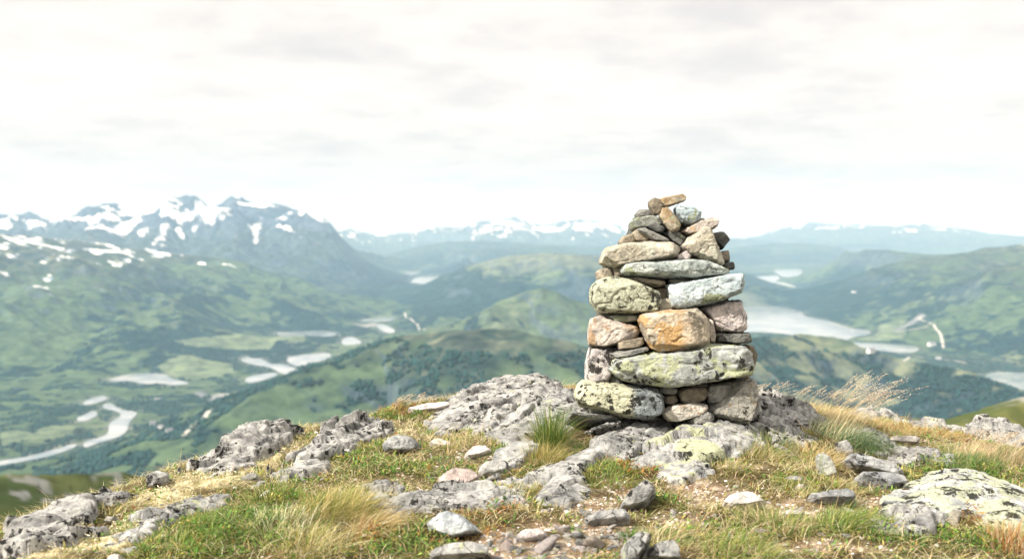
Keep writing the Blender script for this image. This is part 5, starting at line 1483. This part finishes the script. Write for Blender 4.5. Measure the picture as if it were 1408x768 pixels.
# --- long straw lying in the wind
x, y, z = field(150000)
so_, cr_, gr_, dr_, ru_ = cover(x, y)
pn = fbm2(x / .13, y / .13, 3, seed=411.)
dens = np.clip(dr_ * sstep(-.25, .3, pn) + .10 * sstep(.1, .4, pn) + .16 * gr_ * sstep(-.1, .3, pn), 0, 1) * (1 - so_ * .85) * (1 - cr_ * .8)
keep = rg.rand(len(x)) < dens * .5
x, y, z, dr_, gr_, ru_ = [q[keep] for q in (x, y, z, dr_, gr_, ru_)]
n = len(x)
col = palette(n, STRAW + [(.24, .24, .08)])
gm = rg.rand(n) < gr_ * .7 + .1
col[gm] = palette(gm.sum(), GREEN + OLIVE)
rm = rg.rand(n) < ru_ * .5
col[rm] = palette(rm.sum(), RUST)
cl = fbm2(x / .1, y / .1, 2, seed=412.)
b = blades(np.stack([x, y, z - .005], 1), rg.uniform(.06, .17, n), rg.uniform(.0016, .0032, n), wind + cl * 3 + rg.randn(n) * .5, rg.uniform(.5, 1.7, n), col, rg, (0., .25, .5, .78, 1.))
tag(link('dry_grass', np_mesh('dry_grass', b[0], b[1], True, {'albedo': b[2]}), GRASS_MAT), 'long straw coloured grass bent over by the wind', 'grass', kind='stuff')
print('straw', n)

# --- dead stems lying flat
x, y, z = field(110000)
so_, cr_, gr_, dr_, ru_ = cover(x, y)
keep = rg.rand(len(x)) < np.clip(.55 + .3 * dr_ - .3 * gr_ - .45 * so_ - .5 * cr_, .03, 1)
x, y, z = x[keep], y[keep], z[keep]
n = len(x)
b = blades(np.stack([x, y, z + .004], 1), rg.uniform(.02, .07, n), rg.uniform(.0016, .0036, n), rg.uniform(0, 6.28, n), rg.uniform(1.6, 2.6, n), palette(n, STRAW + [(.62, .55, .38), (.26, .19, .10)]), rg, (0., .5, 1.))
tag(link('dead_stems', np_mesh('dead_stems', b[0], b[1], True, {'albedo': b[2]}), GRASS_MAT), 'dead straw stems matted over the turf', 'grass', kind='stuff')

# --- low leafy shrubs and moss
x, y, z = field(640000)
so_, cr_, gr_, dr_, ru_ = cover(x, y)
pn = fbm2(x / .16, y / .16, 4, seed=421.)
hump = sstep(-.05, .35, pn)
dens = np.clip(np.maximum(gr_, ru_) * (.35 + hump) * 1.1 + .42 * sstep(.0, .3, pn) + .45 * by_rock(x, y) * sstep(-.2, .2, pn), 0, 1) * (1 - .9 * so_) * (1 - .7 * cr_)
keep = rg.rand(len(x)) < dens * .8
x, y, z, gr_, ru_, hump, cr_ = [q[keep] for q in (x, y, z, gr_, ru_, hump, cr_)]
n = len(x)
tint = fbm2(x / .09, y / .09, 2, seed=422.)
col = palette(n, GREEN + [(.19, .26, .05), (.13, .24, .045), (.09, .2, .03)], .35)
ym = (tint > .12)
col[ym] = palette(ym.sum(), [(.30, .29, .06), (.22, .22, .05), (.36, .30, .09), (.15, .17, .04)], .25)
rm = rg.rand(n) < np.clip(ru_ * 1.5 * sstep(-.35, .05, tint) + .05, 0, .9)
col[rm] = palette(rm.sum(), RUST, .3)
zz = z + rg.rand(n) ** .7 * (.014 + .055 * hump * np.maximum(gr_, ru_))
b = leaves(np.stack([x, y, zz], 1), rg.uniform(.006, .017, n), rg, col)
tag(link('low_shrubs', np_mesh('low_shrubs', b[0], b[1], False, {'albedo': b[2]}), LEAF_MAT), 'low crowberry and moss with tiny green and rusty leaves', 'ground cover', kind='stuff')
print('leaves', n)

# --- pale reindeer lichen
x, y, z = field(330000)
cr_ = blob_field(CREAM_B, x, y, 202.)
pn = fbm2(x / .07, y / .07, 3, seed=431.)
keep = rg.rand(len(x)) < np.clip(cr_ * sstep(-.4, .2, pn), 0, 1)
x, y, z, pn = x[keep], y[keep], z[keep], pn[keep]
n = len(x)
zz = z + rg.rand(n) ** .6 * .026 * sstep(-.4, .3, pn)
b = leaves(np.stack([x, y, zz], 1), rg.uniform(.004, .010, n), rg, palette(n, CREAMC, .15), 1.)
tag(link('reindeer_lichen', np_mesh('reindeer_lichen', b[0], b[1], False, {'albedo': b[2]}), LEAF_MAT), 'cushions of cream coloured lichen on the left of the summit', 'lichen', kind='stuff')
print('lichen', n)

# --- gravel and litter of the bare path
x, y, z = field(150000)
so_ = blob_field(SOIL_B, x, y, 201.)
keep = rg.rand(len(x)) < np.clip(so_, .05, 1) * .6
x, y, z = x[keep], y[keep], z[keep]
n = len(x)
iv, if_ = ico(1)
s = np.minimum(.012, .0022 + rg.gamma(1.3, .0016, n))
sc3 = np.stack([s * rg.uniform(.8, 1.5, n), s * rg.uniform(.8, 1.3, n), s * rg.uniform(.5, .8, n)], 1)
V = iv[None] * sc3[:, None, :] * rg.uniform(.75, 1.2, (n, len(iv), 1))
a = rg.uniform(0, 6.28, n)[:, None]
V = np.stack([V[:, :, 0] * np.cos(a) - V[:, :, 1] * np.sin(a), V[:, :, 0] * np.sin(a) + V[:, :, 1] * np.cos(a), V[:, :, 2]], -1)
V = V + np.stack([x, y, z + s * .3], 1)[:, None, :]
Fa = (if_[None] + (np.arange(n) * len(iv))[:, None, None]).reshape(-1, 3)
colg = np.repeat(palette(n, [(.5, .44, .38), (.4, .33, .27), (.30, .22, .15), (.62, .57, .52), (.34, .31, .28)], .2), len(iv), 0)
nt = NT('gravel_grains')
nt.l(nt.n('ShaderNodeAttribute', attribute_name='albedo').outputs['Color'], nt.b.inputs['Base Color'])
nt.b.inputs['Roughness'].default_value = .95
tag(link('gravel', np_mesh('gravel', V.reshape(-1, 3), Fa, False, {'albedo': colg}), nt.m), 'fine pale gravel and grit on the bare path', 'gravel', kind='stuff')
print('gravel', n)

# --- single grass tufts
def tuft(px, py, n, h, r0, cols, label, lean=(.2, 1.1), windk=.5, wid=.0032, base=None, seeds=0, seedh=.4, az0=wind, group='grass tufts on the summit'):
    c = g(px, py)
    c[2] = gz_at(c[0], c[1])[0]
    q, a = np.sqrt(rg.rand(n)) * r0, rg.uniform(0, 6.28, n)
    X, Y = q * np.sin(a), q * np.cos(a)
    Z = gz_at(X + c[0], Y + c[1]) - c[2] - .01
    out = np.stack([np.sin(a) * (q / r0), np.cos(a) * (q / r0)], 1)
    d = out * (1 - windk) + windk * np.array([math.sin(az0), math.cos(az0)]) + rg.randn(n, 2) * .28
    az = np.arctan2(d[:, 0], d[:, 1])
    ln = rg.uniform(lean[0], lean[1], n) * np.minimum(1.2, np.linalg.norm(d, axis=1) + .25)
    hh = h * rg.uniform(.45, 1.05, n) * (1.1 - .45 * q / r0)
    parts = [blades(np.stack([X, Y, Z], 1), hh, rg.uniform(.6, 1.2, n) * wid, az, ln, palette(n, cols), rg, (0., .22, .45, .72, 1.))]
    if base:
        k = n // 2
        q, a = np.sqrt(rg.rand(k)) * r0 * 1.25, rg.uniform(0, 6.28, k)
        X, Y = q * np.sin(a), q * np.cos(a)
        Z = gz_at(X + c[0], Y + c[1]) - c[2] - .01
        parts.append(blades(np.stack([X, Y, Z], 1), h * rg.uniform(.2, .5, k), rg.uniform(.6, 1.2, k) * wid, a + rg.randn(k) * .5, rg.uniform(.6, 1.6, k), palette(k, base), rg))
    if seeds:
        q, a = np.sqrt(rg.rand(seeds)) * r0 * .8, rg.uniform(0, 6.28, seeds)
        X, Y = q * np.sin(a), q * np.cos(a)
        Z = gz_at(X + c[0], Y + c[1]) - c[2] - .01
        azs_ = az0 + rg.randn(seeds) * .25
        hs = seedh * rg.uniform(.75, 1.08, seeds)
        ls = rg.uniform(.55, .95, seeds)
        parts.append(blades(np.stack([X, Y, Z], 1), hs, np.full(seeds, .0022), azs_, ls, palette(seeds, [(.42, .33, .19), (.5, .4, .25)]), rg, (0., .2, .4, .6, .8, 1.)))
        m = 64
        t = rg.uniform(.68, 1.0, (seeds, m))
        off = hs[:, None] * ls[:, None] * t ** 1.7
        up = hs[:, None] * (t - .42 * ls[:, None] * t * t)
        spread = .0075 * np.sin((t - .68) / .32 * math.pi * .85 + .3)
        P = np.stack([X[:, None] + np.sin(azs_)[:, None] * off + rg.randn(seeds, m) * spread * .55, Y[:, None] + np.cos(azs_)[:, None] * off + rg.randn(seeds, m) * spread * .55, Z[:, None] + up + rg.randn(seeds, m) * spread * .45], -1).reshape(-1, 3)
        k = len(P)
        parts.append(leaves(P, rg.uniform(.005, .010, k), rg, palette(k, [(.44, .37, .27), (.36, .29, .21), (.52, .45, .34)]), .8, np.repeat(np.stack([np.sin(azs_) * .8, np.cos(azs_) * .8, np.full(seeds, .45)], 1), m, 0)))
    V, Fa, Cc = joined(parts)
    o = link('grass_tuft', np_mesh('grass_tuft', V, Fa, True, {'albedo': Cc}), GRASS_MAT)
    o.location = c
    return tag(o, label, 'grass tuft', group)
DARKG = [(.06, .12, .03), (.09, .16, .04), (.045, .09, .025), (.15, .2, .06)]
BLUEG = [(.08, .15, .07), (.12, .2, .09), (.06, .11, .05), (.18, .24, .1)]
PALES = [(.60, .54, .36), (.66, .61, .44), (.5, .44, .27), (.42, .40, .2)]
GOLD = [(.44, .32, .13), (.36, .26, .10), (.5, .39, .19), (.28, .24, .08)]
PINKS = [(.46, .34, .22), (.40, .27, .16), (.5, .4, .27), (.25, .24, .09)]
tuft(757, 613, 620, .36, .085, OLIVE + DARKG + GREEN, 'tall green grass tuft growing against the outcrop left of the cairn', (.1, 1.0), .12, .003, STRAW + GOLD)
tuft(775, 618, 220, .14, .09, DARKG, 'lower green tuft just right of the tall green tuft beside the cairn', (.3, 1.1), .3, .003, OLIVE)
tuft(745, 634, 520, .16, .13, GOLD + OLIVE, 'yellowish tuft at the foot of the tall green tuft', (.3, 1.2), .2, .003, STRAW)
tuft(466, 712, 900, .21, .16, GOLD + OLIVE, 'large golden tuft of windblown grass in the left foreground', (.3, 1.4), .5, .003, STRAW)
tuft(432, 756, 520, .15, .15, PALES + GOLD + OLIVE, 'pale straw tuft at the bottom edge left of centre', (.4, 1.5), .4, .0032, STRAW + OLIVE)
tuft(510, 728, 500, .15, .11, STRAW + GOLD, 'straw tuft leaning right, next to the large golden tuft', (.6, 1.7), .7, .003, OLIVE)
tuft(372, 690, 420, .18, .13, GREEN + OLIVE, 'green tuft with long blades beside the black flecked rib', (.4, 1.3), .1, .0032, STRAW)
tuft(395, 730, 520, .16, .17, GREEN + PALES, 'mixed green and pale tuft left of the large golden tuft', (.4, 1.4), .3, .003, STRAW)
tuft(300, 735, 500, .13, .2, GREEN, 'bright green tuft among shrubs in the lower left', (.4, 1.3), .3, .003, OLIVE)
tuft(240, 760, 420, .12, .18, GREEN + OLIVE, 'green tuft at the bottom edge in the lower left', (.4, 1.3), .3, .003, STRAW)
tuft(548, 566, 420, .12, .16, RUST + OLIVE, 'rusty tuft on the skyline left of the humped outcrop', (.3, 1.1), .5, .003, GREEN, seeds=22, seedh=.16)
tuft(620, 560, 320, .09, .2, OLIVE + GREEN, 'yellow green tuft on the skyline right of the rusty tuft', (.3, 1.2), .4, .003)
tuft(1150, 606, 700, .22, .17, BLUEG + PALES, 'tuft of green and pale grass with tall seed heads right of the cairn', (.4, 1.2), .7, .003, STRAW, seeds=56, seedh=.52)
tuft(1182, 618, 650, .19, .14, BLUEG, 'blue green tuft below the seeding grass, above the long grey rock', (.5, 1.5), .5, .0034, GOLD)
tuft(1118, 632, 600, .17, .16, GOLD + STRAW, 'drooping golden tuft left of the small upright rock', (.7, 1.8), .2, .003, RUST)
tuft(1064, 612, 520, .15, .14, BLUEG + OLIVE, 'grey green tuft in front of the pitted outcrop', (.3, 1.1), .3, .003, STRAW)
tuft(1040, 628, 420, .12, .13, STRAW + OLIVE, 'straw and olive tuft right of the lichened hump', (.3, 1.2), .4, .003, OLIVE)
tuft(1062, 558, 360, .15, .2, GOLD + PALES, 'golden tuft on the skyline just right of the cairn', (.3, 1.1), .6, .003, STRAW, seeds=10, seedh=.25)
tuft(1110, 572, 520, .16, .22, GOLD + PINKS, 'brownish tuft on the skyline left of the seeding grass', (.4, 1.2), .7, .003, STRAW, seeds=22, seedh=.28)
tuft(1235, 592, 520, .10, .17, RUST + GOLD, 'rusty tuft on the skyline above the flat white stone', (.3, 1.2), .5, .003, OLIVE)
tuft(1320, 642, 700, .16, .22, DARKG, 'dark green tuft behind the mottled boulder', (.4, 1.3), .7, .0032, OLIVE)
tuft(1352, 634, 520, .20, .22, PINKS, 'pinkish dry tuft behind the right end of the mottled boulder', (.3, 1.0), .7, .0028, DARKG, seeds=30, seedh=.26)
tuft(1400, 640, 420, .18, .16, PINKS + DARKG, 'dry reddish tuft at the right edge behind the mottled boulder', (.3, 1.0), .6, .0028, DARKG, seeds=16, seedh=.24)
tuft(1400, 758, 420, .17, .12, RUST + PINKS, 'reddish tuft in the lower right corner', (.3, 1.1), .3, .003, GREEN)
tuft(838, 662, 520, .12, .14, OLIVE + GREEN, 'olive tuft hanging beside the long bedrock slab', (.5, 1.5), .2, .0032, RUST + STRAW)
tuft(1165, 728, 620, .16, .14, GREEN + OLIVE, 'green tuft in the foreground right of the path', (.5, 1.5), .6, .003, STRAW)
tuft(1068, 724, 620, .14, .15, OLIVE + STRAW + GREEN, 'olive tuft left of the green foreground tuft', (.5, 1.5), .1, .003, STRAW)
tuft(1020, 760, 520, .13, .17, OLIVE + GREEN, 'olive tuft at the bottom edge right of the pale black spotted rock', (.5, 1.5), .5, .003, STRAW)
tuft(918, 742, 380, .11, .1, GREEN + STRAW, 'green tuft growing behind the pale black spotted rock', (.5, 1.4), .6, .003, STRAW)
tuft(868, 735, 200, .09, .05, GREEN, 'little bright green tuft left of the upright pale green rock', (.4, 1.3), .2, .003)
tuft(718, 682, 300, .09, .10, OLIVE + STRAW, 'small yellowish tuft at the tip of the long bedrock slab', (.4, 1.4), .3, .003)
tuft(690, 630, 260, .07, .1, GREEN, 'small green tuft beside the white stone below the smooth outcrop', (.5, 1.5), .3, .003)
tuft(1090, 672, 360, .09, .13, OLIVE + GREEN, 'yellow green tuft between the white stone and the low grey rock', (.4, 1.4), .3, .003)
tuft(1150, 668, 360, .09, .13, OLIVE + STRAW, 'yellow green tuft above the low grey rock', (.4, 1.4), .3, .003)
tuft(1010, 648, 300, .09, .12, OLIVE + STRAW, 'low olive tuft on the dark soil above the white stone', (.4, 1.4), .3, .003, RUST)
tuft(790, 532, 420, .08, .14, GOLD + RUST, 'golden tuft on the skyline between the humped outcrop and the cairn', (.3, 1.1), .5, .003, OLIVE)

tuft(1022, 552, 460, .15, .16, GOLD + STRAW, 'golden fringe of grass against the right side of the cairn', (.3, 1.1), .6, .003, OLIVE, seeds=8, seedh=.22)
tuft(1088, 562, 520, .15, .20, GOLD + OLIVE, 'golden green fringe on the crest between the cairn and the seeding grass', (.4, 1.2), .7, .003, STRAW)
tuft(1172, 580, 560, .15, .22, GOLD + STRAW, 'thick golden fringe on the crest under the seed heads', (.4, 1.3), .7, .003, OLIVE, seeds=12, seedh=.26)
tuft(1278, 598, 480, .12, .24, GOLD + RUST + OLIVE, 'golden brown fringe beside the pale rounded outcrop on the right skyline', (.4, 1.2), .6, .003, OLIVE)
tuft(655, 735, 380, .05, .14, RUST + GOLD, 'low rusty cushion beside the gravel, right of the wedge shaped rock', (.5, 1.5), .2, .004, RUST)
tuft(690, 702, 420, .05, .16, RUST + OLIVE, 'low rust and olive cushion below the flat layered slab', (.5, 1.5), .2, .004, RUST)
tuft(1350, 716, 420, .05, .15, RUST, 'low rust red cushion at the front of the mottled boulder', (.5, 1.5), .2, .004, RUST)
